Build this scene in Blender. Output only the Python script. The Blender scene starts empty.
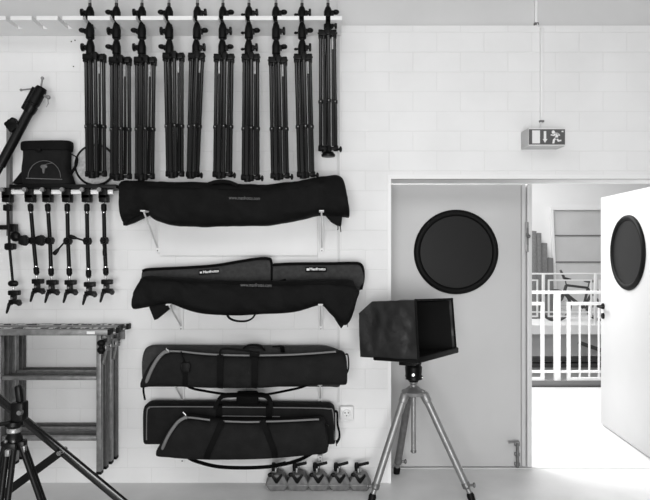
import bpy, bmesh, math, random
from mathutils import Vector, Matrix, noise
random.seed(7)
R = math.radians
PI = math.pi
sc = bpy.context.scene
col = sc.collection

# ------------------------------------------------------------------ measuring
CAM_D, FPX, CAM_Z, CX, CY = 4.0, 600.0, 1.538, 325.0, 252.0
def sc_at(Y): return (CAM_D + Y) / FPX
def PX(px, Y): return (px - CX) * sc_at(Y)
def PZ(py, Y): return CAM_Z - (py - CY) * sc_at(Y)
def P(px, py, Y): return Vector((PX(px, Y), Y, PZ(py, Y)))

# ------------------------------------------------------------------ materials
def mat(name, v, rough=0.5, metal=0.0, var=0.0, vscale=8.0, bump=0.0, bscale=200.0, spec=0.5, stretch=None):
    m = bpy.data.materials.new(name); m.use_nodes = True
    nt = m.node_tree; b = nt.nodes['Principled BSDF']
    b.inputs['Base Color'].default_value = (v, v, v, 1)
    b.inputs['Roughness'].default_value = rough
    b.inputs['Metallic'].default_value = metal
    b.inputs['Specular IOR Level'].default_value = spec
    if var or bump:
        tc = nt.nodes.new('ShaderNodeTexCoord')
        src = tc.outputs['Object']
        if stretch:
            mp = nt.nodes.new('ShaderNodeMapping'); mp.inputs['Scale'].default_value = stretch
            nt.links.new(src, mp.inputs['Vector']); src = mp.outputs['Vector']
    if var:
        n = nt.nodes.new('ShaderNodeTexNoise'); n.inputs['Scale'].default_value = vscale; n.inputs['Detail'].default_value = 6
        nt.links.new(src, n.inputs['Vector'])
        r = nt.nodes.new('ShaderNodeValToRGB')
        lo, hi = v * (1 - var), v * (1 + var)
        r.color_ramp.elements[0].position = 0.3; r.color_ramp.elements[1].position = 0.7
        r.color_ramp.elements[0].color = (lo, lo, lo, 1); r.color_ramp.elements[1].color = (hi, hi, hi, 1)
        nt.links.new(n.outputs['Fac'], r.inputs['Fac']); nt.links.new(r.outputs['Color'], b.inputs['Base Color'])
    if bump:
        n2 = nt.nodes.new('ShaderNodeTexNoise'); n2.inputs['Scale'].default_value = bscale; n2.inputs['Detail'].default_value = 3
        nt.links.new(src, n2.inputs['Vector'])
        bp = nt.nodes.new('ShaderNodeBump'); bp.inputs['Strength'].default_value = bump; bp.inputs['Distance'].default_value = 0.004 if bscale > 20 else 0.012
        nt.links.new(n2.outputs['Fac'], bp.inputs['Height']); nt.links.new(bp.outputs['Normal'], b.inputs['Normal'])
    return m

def sharpen(m, a, b):
    r = [n for n in m.node_tree.nodes if n.type == 'VALTORGB'][0]
    r.color_ramp.elements[0].position = a; r.color_ramp.elements[1].position = b
    return m

def block_wall_mat():
    m = mat('painted_block', 0.8, 0.6)
    nt = m.node_tree; b = nt.nodes['Principled BSDF']
    tc = nt.nodes.new('ShaderNodeTexCoord'); sx = nt.nodes.new('ShaderNodeSeparateXYZ')
    nt.links.new(tc.outputs['Object'], sx.inputs[0])
    a = nt.nodes.new('ShaderNodeMath'); a.operation = 'ADD'; a.inputs[1].default_value = -0.427 + 31.7
    z = nt.nodes.new('ShaderNodeMath'); z.operation = 'ADD'; z.inputs[1].default_value = -3.003 + 13.2
    nt.links.new(sx.outputs['X'], a.inputs[0]); nt.links.new(sx.outputs['Z'], z.inputs[0])
    cb = nt.nodes.new('ShaderNodeCombineXYZ')
    nt.links.new(a.outputs[0], cb.inputs['X']); nt.links.new(z.outputs[0], cb.inputs['Y'])
    br = nt.nodes.new('ShaderNodeTexBrick')
    br.offset = 0.5; br.offset_frequency = 2; br.squash = 1.0
    br.inputs['Scale'].default_value = 1.0
    br.inputs['Brick Width'].default_value = 0.317; br.inputs['Row Height'].default_value = 0.132
    br.inputs['Mortar Size'].default_value = 0.0035; br.inputs['Mortar Smooth'].default_value = 0.6
    br.inputs['Color1'].default_value = (.80, .80, .80, 1); br.inputs['Color2'].default_value = (.785, .785, .785, 1)
    br.inputs['Mortar'].default_value = (.745, .745, .745, 1)
    nt.links.new(cb.outputs[0], br.inputs['Vector'])
    n = nt.nodes.new('ShaderNodeTexNoise'); n.inputs['Scale'].default_value = 2.2; n.inputs['Detail'].default_value = 8
    nt.links.new(tc.outputs['Object'], n.inputs['Vector'])
    r = nt.nodes.new('ShaderNodeValToRGB')
    r.color_ramp.elements[0].color = (.93, .93, .93, 1); r.color_ramp.elements[1].color = (1, 1, 1, 1)
    r.color_ramp.elements[0].position = .3; r.color_ramp.elements[1].position = .6
    nt.links.new(n.outputs['Fac'], r.inputs['Fac'])
    mx = nt.nodes.new('ShaderNodeMixRGB'); mx.blend_type = 'MULTIPLY'; mx.inputs['Fac'].default_value = 1
    nt.links.new(br.outputs['Color'], mx.inputs['Color1']); nt.links.new(r.outputs['Color'], mx.inputs['Color2'])
    nt.links.new(mx.outputs['Color'], b.inputs['Base Color'])
    n2 = nt.nodes.new('ShaderNodeTexNoise'); n2.inputs['Scale'].default_value = 60; n2.inputs['Detail'].default_value = 4
    nt.links.new(tc.outputs['Object'], n2.inputs['Vector'])
    s = nt.nodes.new('ShaderNodeMath'); s.operation = 'MULTIPLY_ADD'; s.inputs[1].default_value = 0.25
    inv = nt.nodes.new('ShaderNodeMath'); inv.operation = 'SUBTRACT'; inv.inputs[0].default_value = 1.0
    nt.links.new(br.outputs['Fac'], inv.inputs[1])
    nt.links.new(n2.outputs['Fac'], s.inputs[0]); nt.links.new(inv.outputs[0], s.inputs[2])
    bp = nt.nodes.new('ShaderNodeBump'); bp.inputs['Strength'].default_value = 0.35; bp.inputs['Distance'].default_value = 0.004
    nt.links.new(s.outputs[0], bp.inputs['Height']); nt.links.new(bp.outputs['Normal'], b.inputs['Normal'])
    return m

M = dict(
    block=block_wall_mat(),
    plaster=mat('plaster', .62, .7, var=.03, vscale=3, bump=.1, bscale=80),
    white=mat('white_paint', .80, .45, var=.02, vscale=6),
    panel=mat('white_board', .80, .5, var=.02, vscale=4),
    floor=mat('sealed_concrete', .66, .42, var=.10, vscale=2.5, bump=.05, bscale=60),
    door=mat('door_paint', .52, .45, var=.03, vscale=2.0),
    frame=mat('frame_paint', .60, .45),
    hallfloor=mat('hall_floor', .75, .5, var=.03, vscale=2),
    hallwhite=mat('hall_white', .85, .6),
    hallpanel=mat('hall_panel', .60, .6, var=.06, vscale=1.5),
    hallgrey=mat('hall_grey', .16, .6),
    halldark=mat('hall_dark', .05, .6),
    black=mat('black_anodised', .003, .4, bump=.02, spec=.16),
    tube=mat('black_tube', .008, .2, var=.15, vscale=10, spec=.5),
    darktube=mat('dark_tube', .005, .35, spec=.18),
    chrome=mat('chrome', .55, .25, metal=1.0),
    silver=mat('silver_aluminium', .27, .42, metal=.6, var=.1, vscale=20),
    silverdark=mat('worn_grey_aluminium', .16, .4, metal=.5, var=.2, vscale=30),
    nylon=mat('black_nylon', .0055, .75, var=.25, vscale=9, bump=1.0, bscale=11, spec=.10),
    nylon2=mat('black_cordura', .011, .8, var=.2, vscale=12, bump=.8, bscale=14, spec=.10),
    greybag=mat('charcoal_fabric', .040, .85, var=.2, vscale=40, bump=.3, bscale=160, spec=.2),
    strap=mat('black_webbing', .003, .7, spec=.08),
    piping=mat('grey_piping', .15, .6),
    logo=mat('white_print', .75, .6),
    logogrey=mat('grey_print', .10, .6),
    trestle=mat('trestle_steel', .20, .42, metal=.35, var=.3, vscale=25),
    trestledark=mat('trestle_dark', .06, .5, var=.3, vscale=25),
    trestletop=sharpen(mat('paint_flecked_steel', .30, .5, metal=.1, var=.95, vscale=26), .47, .53),
    weight=mat('grey_cast_weight', .125, .5, var=.25, vscale=30, bump=.15, bscale=60),
    hood=mat('hood_fabric', .014, .5, var=.25, vscale=9, bump=1.0, bscale=9, spec=.5),
    hoodin=mat('hood_lining', .006, .85, spec=.15),
    glass=mat('dark_porthole_glass', .012, .4, spec=.14),
    ringblack=mat('porthole_rim_black', .003, .55, spec=.12),
    rubber=mat('black_rubber', .004, .5, spec=.12),
    reflector=mat('grey_reflector_fabric', .42, .55, var=.25, vscale=60),
    signface=mat('sign_face', .085, .4),
    signbody=mat('sign_body', .50, .4),
    plastic=mat('white_plastic', .78, .35),
    hole=mat('dark_hole', .02, .6),
    board=mat('grey_wood', .17, .7, var=.25, vscale=6, stretch=(12, 12, 1)),
    postgrey=mat('post_grey', .16, .5),
)

# ------------------------------------------------------------------ mesh builder
def origin(o):
    v = Vector((0, 0, 0))
    while o is not None:
        v += o.location; o = o.parent
    return v

class MB:
    def __init__(s): s.bm = bmesh.new()
    def box(s, x0, x1, y0, y1, z0, z1, bevel=0.0, seg=2, mtx=None):
        r = bmesh.ops.create_cube(s.bm, size=1.0); vs = r['verts']
        c = Vector(((x0+x1)/2, (y0+y1)/2, (z0+z1)/2)); d = (abs(x1-x0), abs(y1-y0), abs(z1-z0))
        for v in vs: v.co = Vector((v.co.x*d[0], v.co.y*d[1], v.co.z*d[2]))
        if bevel:
            es = list({e for v in vs for e in v.link_edges})
            g = bmesh.ops.bevel(s.bm, geom=es, offset=bevel, segments=seg, affect='EDGES', profile=.5)
            vs = list({v for f in g['faces'] for v in f.verts} | {v for v in vs if v.is_valid})
        for v in vs:
            if mtx is not None: v.co = mtx @ v.co
            v.co += c
        return s
    def obox(s, a, b, w, d, up=(0, 0, 1), bevel=0.0):
        """bar of rectangular section from a to b; w across (perp. to up), d along up"""
        a = Vector(a); b = Vector(b); ax = (b - a); L = ax.length; ax.normalize()
        up = Vector(up); sd = ax.cross(up)
        if sd.length < 1e-4: sd = ax.cross(Vector((1, 0, 0)))
        sd.normalize(); up = sd.cross(ax).normalized()
        m = Matrix((ax, sd, up)).transposed()
        c = (a + b) / 2
        return s.box(c.x-L/2, c.x+L/2, c.y-w/2, c.y+w/2, c.z-d/2, c.z+d/2, bevel=bevel, mtx=m)
    def rings(s, rings, cap0=True, cap1=True, closed=False):
        vr = [[s.bm.verts.new(p) for p in r] for r in rings]
        n = len(vr[0]); k = len(vr)
        for i in range(k if closed else k - 1):
            A = vr[i]; B = vr[(i + 1) % k]
            for j in range(n):
                s.bm.faces.new((A[j], A[(j+1) % n], B[(j+1) % n], B[j]))
        if not closed:
            if cap0: s.bm.faces.new(list(reversed(vr[0])))
            if cap1: s.bm.faces.new(vr[-1])
        return s
    def cyl(s, a, b, r0, r1=None, n=14):
        return s.prof(a, b, [(0, r0), (1, r0 if r1 is None else r1)], n)
    def prof(s, a, b, prof, n=16):
        """lathe along a->b; prof = [(t, radius)]"""
        a = Vector(a); b = Vector(b); ax = b - a
        q = ax.to_track_quat('Z', 'Y').to_matrix()
        rings = []
        for t, r in prof:
            c = a + ax * t
            rings.append([c + q @ Vector((r*math.cos(2*PI*j/n), r*math.sin(2*PI*j/n), 0)) for j in range(n)])
        return s.rings(rings)
    def tube(s, pts, r, n=8, closed=False, flat=1.0):
        pts = [Vector(p) for p in pts]; k = len(pts); rings = []
        prev = None
        for i, p in enumerate(pts):
            if closed: t = pts[(i+1) % k] - pts[i-1]
            else: t = pts[min(i+1, k-1)] - pts[max(i-1, 0)]
            t.normalize()
            ref = Vector((0, 1, 0)) if abs(t.y) < .9 else Vector((1, 0, 0))
            u = t.cross(ref).normalized(); w = u.cross(t).normalized()
            rings.append([p + u*(r*math.cos(2*PI*j/n)) + w*(r*flat*math.sin(2*PI*j/n)) for j in range(n)])
        return s.rings(rings, closed=closed)
    def strapband(s, pts, wid, thick, wdir=(0, 1, 0)):
        """flat ribbon along pts, wide along wdir"""
        pts = [Vector(p) for p in pts]; k = len(pts); rings = []
        wd = Vector(wdir)
        for i, p in enumerate(pts):
            t = (pts[min(i+1, k-1)] - pts[max(i-1, 0)]).normalized()
            u = t.cross(wd).normalized()
            w = wd - t * wd.dot(t); w.normalize()
            rings.append([p + u*thick/2 + w*wid/2, p + u*thick/2 - w*wid/2, p - u*thick/2 - w*wid/2, p - u*thick/2 + w*wid/2])
        return s.rings(rings)
    def prism(s, poly, y0, y1, bevel=0.0):
        """polygon in XZ extruded from y0 (front) to y1"""
        f = [s.bm.verts.new((x, y0, z)) for x, z in poly]
        b = [s.bm.verts.new((x, y1, z)) for x, z in poly]
        n = len(poly); fs = [s.bm.faces.new(f), s.bm.faces.new(list(reversed(b)))]
        for j in range(n): fs.append(s.bm.faces.new((f[j], b[j], b[(j+1) % n], f[(j+1) % n])))
        if bevel:
            es = list({e for q in fs for e in q.edges})
            bmesh.ops.bevel(s.bm, geom=es, offset=bevel, segments=2, affect='EDGES', profile=.5)
        return s
    def sphere(s, c, r, sx=1, sy=1, sz=1, u=16, v=10):
        g = bmesh.ops.create_uvsphere(s.bm, u_segments=u, v_segments=v, radius=r)
        for q in g['verts']: q.co = Vector((q.co.x*sx, q.co.y*sy, q.co.z*sz)) + Vector(c)
        return s
    def torus(s, c, Rr, r, axis='Y', n=48, k=10, flat=1.0):
        c = Vector(c); rings = []
        for i in range(n):
            a = 2*PI*i/n
            rg = []
            for j in range(k):
                b = 2*PI*j/k
                rad = Rr + r*math.cos(b); h = r*flat*math.sin(b)
                if axis == 'Y': rg.append(c + Vector((rad*math.cos(a), h, rad*math.sin(a))))
                else: rg.append(c + Vector((h, rad*math.cos(a), rad*math.sin(a))))
            rings.append(rg)
        return s.rings(rings, closed=True)
    def build(s, name, m, parent=None, loc=None, angle=38, smooth=True):
        bm = s.bm
        bmesh.ops.recalc_face_normals(bm, faces=bm.faces)
        base = origin(parent) if parent is not None else Vector(loc or (0, 0, 0))
        for v in bm.verts: v.co -= base
        for f in bm.faces: f.smooth = smooth
        for e in bm.edges:
            if len(e.link_faces) == 2 and e.calc_face_angle(0) > R(angle): e.smooth = False
        me = bpy.data.meshes.new(name); bm.to_mesh(me); bm.free()
        me.materials.append(M[m] if isinstance(m, str) else m)
        o = bpy.data.objects.new(name, me); col.objects.link(o)
        if parent is not None: o.parent = parent
        else: o.location = base
        return o

def tag(o, label=None, cat=None, group=None, kind=None):
    if label: o['label'] = label
    if cat: o['category'] = cat
    if group: o['group'] = group
    if kind: o['kind'] = kind
    return o
def thing(name, label, cat, loc=(0, 0, 0), group=None):
    o = bpy.data.objects.new(name, None); col.objects.link(o); o.location = loc
    o.empty_display_size = .1
    return tag(o, label, cat, group)
def struct(name, mb, m):
    return tag(mb.build(name, m), kind='structure')
def copy_tree(o, parent=None):
    c = o.copy(); col.objects.link(c)
    if parent is not None: c.parent = parent
    for ch in list(o.children): copy_tree(ch, c)
    return c

def text_part(name, s, size, loc, m, parent, rotx=90, roty=0, width=None, bold=0.0):
    cu = bpy.data.curves.new(name, 'FONT'); cu.body = s; cu.size = size; cu.extrude = .0008; cu.offset = bold
    cu.align_x = 'CENTER'; cu.align_y = 'CENTER'
    t = bpy.data.objects.new(name, cu); col.objects.link(t)
    bpy.context.view_layer.update()
    dg = bpy.context.evaluated_depsgraph_get()
    me = bpy.data.meshes.new_from_object(t.evaluated_get(dg))
    bpy.data.objects.remove(t); bpy.data.curves.remove(cu)
    mt = Matrix.Rotation(R(roty), 4, 'Y') @ Matrix.Rotation(R(rotx), 4, 'X')
    if width:
        xs = [v.co.x for v in me.vertices]; k = width / (max(xs) - min(xs))
        for v in me.vertices: v.co.x *= k
    off = Vector(loc) - origin(parent)
    for v in me.vertices: v.co = mt @ v.co + off
    me.materials.clear(); me.materials.append(M[m]); me.name = name
    o = bpy.data.objects.new(name, me); col.objects.link(o); o.parent = parent
    return o

def crom(pts, per=6):
    """smooth polyline through points (tuples of any length)"""
    out = []; k = len(pts)
    for i in range(k - 1):
        p0 = pts[max(i-1, 0)]; p1 = pts[i]; p2 = pts[i+1]; p3 = pts[min(i+2, k-1)]
        for s_ in range(per):
            t = s_ / per
            out.append(tuple(.5*((2*b)+(-a+c)*t+(2*a-5*b+4*c-d)*t*t+(-a+3*b-3*c+d)*t**3) for a, b, c, d in zip(p0, p1, p2, p3)))
    out.append(tuple(pts[-1])); return out
def lerp(a, b, t): return a + (b - a) * t

# ================================================================== THE SETTING
WL, WR, WT = -5.0, 6.0, 3.048          # block wall
OX0, OX1, OZ, TH = 0.44, 2.41, 2.025, 0.28   # door opening
mb = MB()
mb.box(WL, OX0, 0, TH, 0, WT); mb.box(OX0, OX1, 0, TH, OZ, WT); mb.box(OX1, WR, 0, TH, 0, WT)
struct('wall_back', mb, 'block')
struct('trim_1', MB().box(WL, WR, .035, TH, WT, 4.3), 'plaster')          # set-back concrete beam over the blocks
mb = MB(); mb.box(WL, WR, -7, 2.84, -.12, 0); struct('floor', mb, 'floor')
# opening trim on the wall face
mb = MB(); mb.box(PX(387.5, 0), OX0, -.006, .02, 0, OZ + .028); mb.box(OX0, OX1, -.006, .02, OZ, OZ+.028); mb.box(OX1, OX1+.028, -.006, .02, 0, OZ+.028)
struct('trim_2', mb, 'white')
# door frame at the far side of the opening
mb = MB(); mb.box(OX0, OX0+.018, .2, TH+.05, 0, OZ); mb.box(OX1-.012, OX1, .2, TH, 0, OZ)
struct('trim_3', mb, 'frame')
# slim vertical conduit beside the bag shelves
mb = MB(); mb.box(PX(337.6, 0), PX(339.8, 0), -.010, 0, PZ(402, 0), PZ(36.5, 0)); mb.box(PX(337.6, 0), PX(339.8, 0), .02, .036, 3.048, 4.2)
o = mb.build('cable_duct', 'frame'); tag(o, 'narrow white cable duct running down the wall right of the bag shelves', 'duct')

struct('trim_10', MB().box(OX0, OX1, .255, .275, 0, .004), 'plaster')   # threshold strip
# ---- closed leaf
def porthole(mbring, mbglass): pass
DY = TH                      # face plane of the closed leaf
DX0, DX1 = OX0+.02, PX(527, DY)
d1 = thing('door_1', None, None, ((DX0+DX1)/2, DY, 0)); d1['kind'] = 'structure'
mb = MB(); mb.box(DX0, PX(521, DY), DY, DY+.05, .008, OZ-.003, bevel=.003)
mb.build('leaf', 'door', d1)
mb = MB(); mb.box(PX(521.5, DY), PX(525.6, DY), DY-.004, DY+.05, .008, OZ-.003, bevel=.003); mb.build('lock_stile', 'door', d1)
mb = MB(); mb.box(PX(526.6, DY), PX(531.3, DY), DY-.016, DY+.06, .008, OZ-.003, bevel=.003); mb.build('astragal', 'frame', d1)
pc = P(456, 252, DY)
mb = MB(); mb.torus(pc + Vector((0, -.004, 0)), .278, .024, n=72, k=12, flat=.9); mb.build('porthole_ring', 'ringblack', d1)
mb = MB(); mb.prof(pc + Vector((0, -.010, 0)), pc + Vector((0, .02, 0)), [(0, .262), (1, .262)], n=64); mb.build('porthole_pane', 'glass', d1)
# latch half-way up, on the meeting stile
lt = MB(); a = P(526.3, 235, DY)
lt.box(a.x-.012, a.x+.012, DY-.018, DY, PZ(252, DY), PZ(222, DY), bevel=.003)
lt.build('latch_plate', 'silver', d1)
lt = MB(); lt.cyl((a.x, DY-.03, a.z+.05), (a.x, DY-.03, a.z-.07), .006, n=10); lt.sphere((a.x+.006, DY-.03, a.z-.01), .014); lt.box(a.x-.008, a.x+.008, DY-.03, DY-.01, a.z-.012, a.z+.012)
lt.build('latch_knob', 'silverdark', d1)
a = P(516.5, 440, DY)
lt = MB(); lt.cyl((a.x, DY-.025, .01), (a.x, DY-.025, a.z), .011, n=10)
for zz in (.03, .1, .17): lt.box(a.x-.018, a.x+.018, DY-.022, DY, zz-.012, zz+.012, bevel=.003)
bolt = lt.build('floor_bolt', 'silverdark', d1)
lt = MB(); lt.tube([(a.x+.01, DY-.025, a.z-.01), (a.x-.01, DY-.04, a.z), (a.x-.07, DY-.045, a.z-.004)], .008); lt.build('bolt_lever', 'silver', bolt)

# ---- open leaf, swung out into the hall
h0 = Vector((2.397, .285)); h1 = Vector((2.457, 1.345)); dv = (h1-h0); LW = dv.length; dv.normalize(); nv = Vector((dv.y, -dv.x))   # nv -> +x side
def dp(s_, off, z): q = h0 + dv*s_ + nv*off; return Vector((q.x, q.y, z))
d2 = thing('door_2', None, None, (h0.x, h0.y, 0)); d2['kind'] = 'structure'
ang = math.atan2(dv.y, dv.x)
def leafbox(mb, s0, s1, o0, o1, z0, z1, bevel=0):
    c = dp((s0+s1)/2, (o0+o1)/2, (z0+z1)/2)
    return mb.box(c.x-(s1-s0)/2, c.x+(s1-s0)/2, c.y-(o1-o0)/2, c.y+(o1-o0)/2, z0, z1, bevel=bevel, mtx=Matrix.Rotation(ang, 3, 'Z'))
leafbox(MB(), .01, LW, 0, .05, .012, OZ-.004, .003).build('leaf', 'door', d2)
pcz = 1.533; ps = .52
def discrings(R0, prof):
    rings = []
    for i in range(64):
        t = 2*PI*i/64
        rings.append([dp(ps + (R0+u)*math.cos(t), off, pcz + (R0+u)*math.sin(t)) for u, off in prof])
    return rings
MB().rings(discrings(.278, [(.024*math.cos(b), -.004+.022*math.sin(b)) for b in [2*PI*j/12 for j in range(12)]]), closed=True).build('porthole_ring', 'ringblack', d2)
mb = MB(); mb.prof(dp(ps, -.010, pcz), dp(ps, .02, pcz), [(0, .262), (1, .262)], n=64); mb.build('porthole_pane', 'glass', d2)
hz = 1.06
mb = MB(); mb.cyl(dp(LW-.06, 0, hz), dp(LW-.06, -.05, hz), .011); mb.tube([dp(LW-.06, -.05, hz), dp(LW-.08, -.055, hz), dp(LW-.18, -.052, hz-.004)], .011); mb.prof(dp(LW-.06, 0, hz), dp(LW-.06, -.012, hz), [(0, .027), (1, .025)]); mb.build('handle', 'rubber', d2)
mb = MB(); mb.prof(dp(LW-.06, 0, hz-.085), dp(LW-.06, -.014, hz-.085), [(0, .027), (1, .024)]); mb.build('keyhole_rose', 'rubber', d2)

# ---- gallery hall beyond
HX0, HX1 = -1.0, 5.2
struct('trim_4', MB().box(HX0, HX1, 2.84, 2.93, -.2, PZ(381, 2.84)), 'hallgrey')          # upstand at gallery edge
struct('trim_5', MB().box(HX0, HX1, 2.825, 2.838, PZ(387.6, 2.84), PZ(385.6, 2.84)), 'halldark')
FY = 8.6
struct('trim_6', MB().box(HX0-1, HX1+4, FY, 10.6, -.19, 0), 'hallwhite')                   # far gallery slab
mb = MB(); mb.box(HX0-1, HX1+4, 10.5, 10.7, 0, PZ(204.5, 10.5)); mb.build  # far wall, lower part
struct('wall_far', mb, 'hallwhite')
struct('wall_far_upper', MB().box(HX0-1, HX1+4, 10.9, 11.1, 0, 7.5), 'hallwhite')
struct('wall_under', MB().box(HX0-1, HX1+4, FY+.25, FY+.4, -4.2, -.19), 'plaster')
struct('wall_under_gallery', MB().box(HX0-1, HX1+4, 2.7, 2.8, -4.2, -.2), 'hallgrey')
struct('floor_lower', MB().box(HX0-1, HX1+4, 2.8, FY+.25, -4.3, -4.2), 'hallpanel')
mb = MB(); mb.box(HX0-1, HX1+4, FY+.1, FY+.24, PZ(361.5, FY+.1), PZ(357.3, FY+.1)); mb.box(HX0-1, HX1+4, FY+.1, FY+.24, PZ(367.6, FY+.1), PZ(363.5, FY+.1))
struct('trim_7', mb, 'halldark')
struct('trim_8', MB().obox(P(579, 342.5, FY+.05), P(606, 352, FY+.05), .08, .08), 'halldark')
# big shutter-like panel on the far wall
sh = thing('wall_shutter', 'large grey sectional shutter on the far hall wall seen through the open doorway', 'shutter', P(590, 262, 10.45))
mb = MB(); mb.box(PX(554, 10.45), PX(640, 10.45), 10.44, 10.498, 0, PZ(209.5, 10.45)); mb.build('shutter_panel', 'hallpanel', sh)
mb = MB()
for yy in (235.5, 262): mb.box(PX(555, 10.43), PX(640, 10.43), 10.425, 10.44, PZ(yy+.6, 10.43), PZ(yy-.6, 10.43))
mb.build('panel_seam', 'hallgrey', sh)
mb = MB(); mb.obox(P(551.5, 207, 10.4), P(556.5, 321, 10.4), .06, .05, up=(0, 1, 0)); mb.box(PX(551, 10.42), PX(640, 10.42), 10.40, 10.44, PZ(210, 10.42), PZ(207, 10.42)); mb.build('shutter_frame', 'hallwhite', sh)
# boards leaning on far wall
def lean_board(name, label, x0, x1, yt, Yb, m):
    zb = 0.0; zt = PZ(yt, 10.3); a = PX(x0, Yb); b = PX(x1, Yb)
    c = (PX(x0, 10.35)+PX(x1, 10.35))/2
    mb = MB(); mb.obox(((a+b)/2, Yb, zb), (c, 10.38, zt), b-a, .05, up=(0, 1, 0), bevel=.006)
    o = mb.build(name, m, loc=((a+b)/2, Yb, 0)); tag(o, label, 'board', 'boards beyond the doorway')
lean_board('timber_board', 'tall pale grey timber board leaning on far hall wall just right of the closed leaf', 531.5, 536.8, 231, 9.8, 'board')
lean_board('timber_board', 'grey timber board between the tallest board and the short dark board, far hall', 537.2, 541.6, 233, 9.85, 'board')
lean_board('timber_board', 'short grey board on far wall between the tall pale boards and the lowest dark board', 542, 547.5, 243, 9.95, 'board')
lean_board('timber_board', 'lowest dark board leaning beside the left edge of the far grey shutter', 548, 553.5, 258, 9.95, 'hallgrey')

# railings
def railing(name, label, Y, posts, panels, z_hand, handpx, bars, z_extra=()):
    t = thing(name, label, 'railing', (PX((handpx[0]+handpx[1])/2, Y), Y, 0), 'white gallery railings')
    s_ = sc_at(Y)
    mb = MB(); mb.box(PX(handpx[0], Y), PX(handpx[1], Y), Y-.02, Y+.02, z_hand-.035, z_hand, bevel=.005); mb.build('handrail', 'hallwhite', t)
    for p0, p1, z0, z1 in posts:
        mb = MB(); mb.box(PX(p0, Y), PX(p1, Y), Y-.025, Y+.025, z0, z1, bevel=.004); mb.build('post', 'hallwhite', t)
    for a, b, z0, z1, th in panels:
        f = MB(); A, B = PX(a, Y), PX(b, Y)
        f.box(A, A+th, Y-.015, Y+.015, z0, z1); f.box(B-th, B, Y-.015, Y+.015, z0, z1)
        f.box(A+th, B-th, Y-.015, Y+.015, z1-th, z1); f.box(A+th, B-th, Y-.015, Y+.015, z0, z0+th)
        fo = f.build('panel_frame', 'hallwhite', t)
        for q in bars:
            if a < q < b:
                MB().box(PX(q-.75, Y), PX(q+.75, Y), Y-.008, Y+.008, z0+th, z1-th).build('bar', 'hallwhite', fo)
    for z in z_extra:
        MB().box(PX(handpx[0], Y), PX(handpx[1], Y), Y-.012, Y+.012, z-.013, z+.013).build('cross_rail', 'hallwhite', t)
    return t
NY = 2.885
railing('gallery_railing', 'near white steel railing on the edge of the gallery just outside the doorway', NY,
        [(554, 560, PZ(381, NY), PZ(292, NY)), (446, 452, PZ(381, NY), PZ(292, NY)), (662, 668, PZ(381, NY), PZ(292, NY))],
        [(458, 544, PZ(380.5, NY), PZ(302, NY), .036), (567, 658, PZ(380.5, NY), PZ(302, NY), .036), ], PZ(290.8, NY), (440, 672),
        [470, 482, 494, 506, 518, 530, 579.7, 589.3, 598.8, 608, 618, 628, 638, 648], [PZ(371.5, NY)])
FYr = FY + .08
railing('gallery_railing', 'far white railing across the atrium, standing in front of the bicycle', FYr,
        [(542, 544.6, 0, PZ(273, FYr)), (505, 507.6, 0, PZ(273, FYr)), (594, 596.6, 0, PZ(273, FYr)), (640, 642.6, 0, PZ(273, FYr))],
        [(509, 538, PZ(317, FYr), PZ(279.5, FYr), .03), (548, 592, PZ(317, FYr), PZ(279.5, FYr), .03), (599, 638, PZ(317, FYr), PZ(279.5, FYr), .03)], PZ(273, FYr), (503, 645), [], [PZ(312, FYr)])

# bicycle across the atrium
BY = 9.35
bk = thing('bicycle', 'black bicycle parked across the atrium behind the far railing', 'bicycle', (PX(577, BY), BY, 0))
wf = Vector((PX(555.5, BY), BY, .35)); wr = Vector((PX(602, BY), BY, .35))
for wc in (wf, wr):
    MB().torus(wc, .33, .034, n=40, k=8).build('tyre', 'halldark', bk)
    w = MB()
    for k in range(14):
        a = 2*PI*k/14; w.cyl(wc + Vector((0, .02*(-1)**k, 0)), wc + Vector((.32*math.cos(a), 0, .32*math.sin(a))), .002, n=4)
    w.cyl(wc + Vector((0, -.04, 0)), wc + Vector((0, .04, 0)), .02); w.build('spokes', 'silverdark', bk)
bb = Vector((wf.x+.62, BY, .30)); ht = Vector((wf.x+.24, BY, .80)); hb = Vector((wf.x+.19, BY, .64)); st = Vector((wf.x+.72, BY, .74))
f = MB(); f.cyl(hb, bb, .034); f.cyl(ht, st, .028); f.cyl(bb, st, .028); f.cyl(hb, ht, .034)
for s_ in (-.05, .05): f.cyl(bb + Vector((0, s_*.6, 0)), wr + Vector((0, s_, 0)), .016); f.cyl(st, wr + Vector((0, s_, 0)), .014)
f.build('frame', 'halldark', bk)
f = MB()
for s_ in (-.05, .05): f.tube([hb + Vector((0, s_, 0)), hb + Vector((-.06, s_, -.15)), wf + Vector((0, s_, 0))], .02)
f.build('fork', 'halldark', bk)
f = MB(); f.cyl(ht, ht + Vector((-.03, 0, .16)), .014); hbx = ht + Vector((-.06, 0, .17)); f.tube([hbx + Vector((-.16, -.24, .16)), hbx + Vector((-.04, -.10, .03)), hbx + Vector((.04, .10, -.01)), hbx + Vector((.24, .22, -.06))], .028); f.build('handlebar', 'halldark', bk)
f = MB(); f.cyl(st, st + Vector((.03, 0, .12)), .013); f.sphere(st + Vector((.04, 0, .15)), .13, 1.05, .55, .28); f.build('saddle', 'halldark', bk)
f = MB(); f.torus(bb, .09, .008, n=24, k=6); f.cyl(bb + Vector((0, -.06, 0)), bb + Vector((.1, -.06, -.13)), .01); f.box(bb.x+.06, bb.x+.15, BY-.12, BY-.03, bb.z-.145, bb.z-.12); f.build('crank', 'silverdark', bk)

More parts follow.
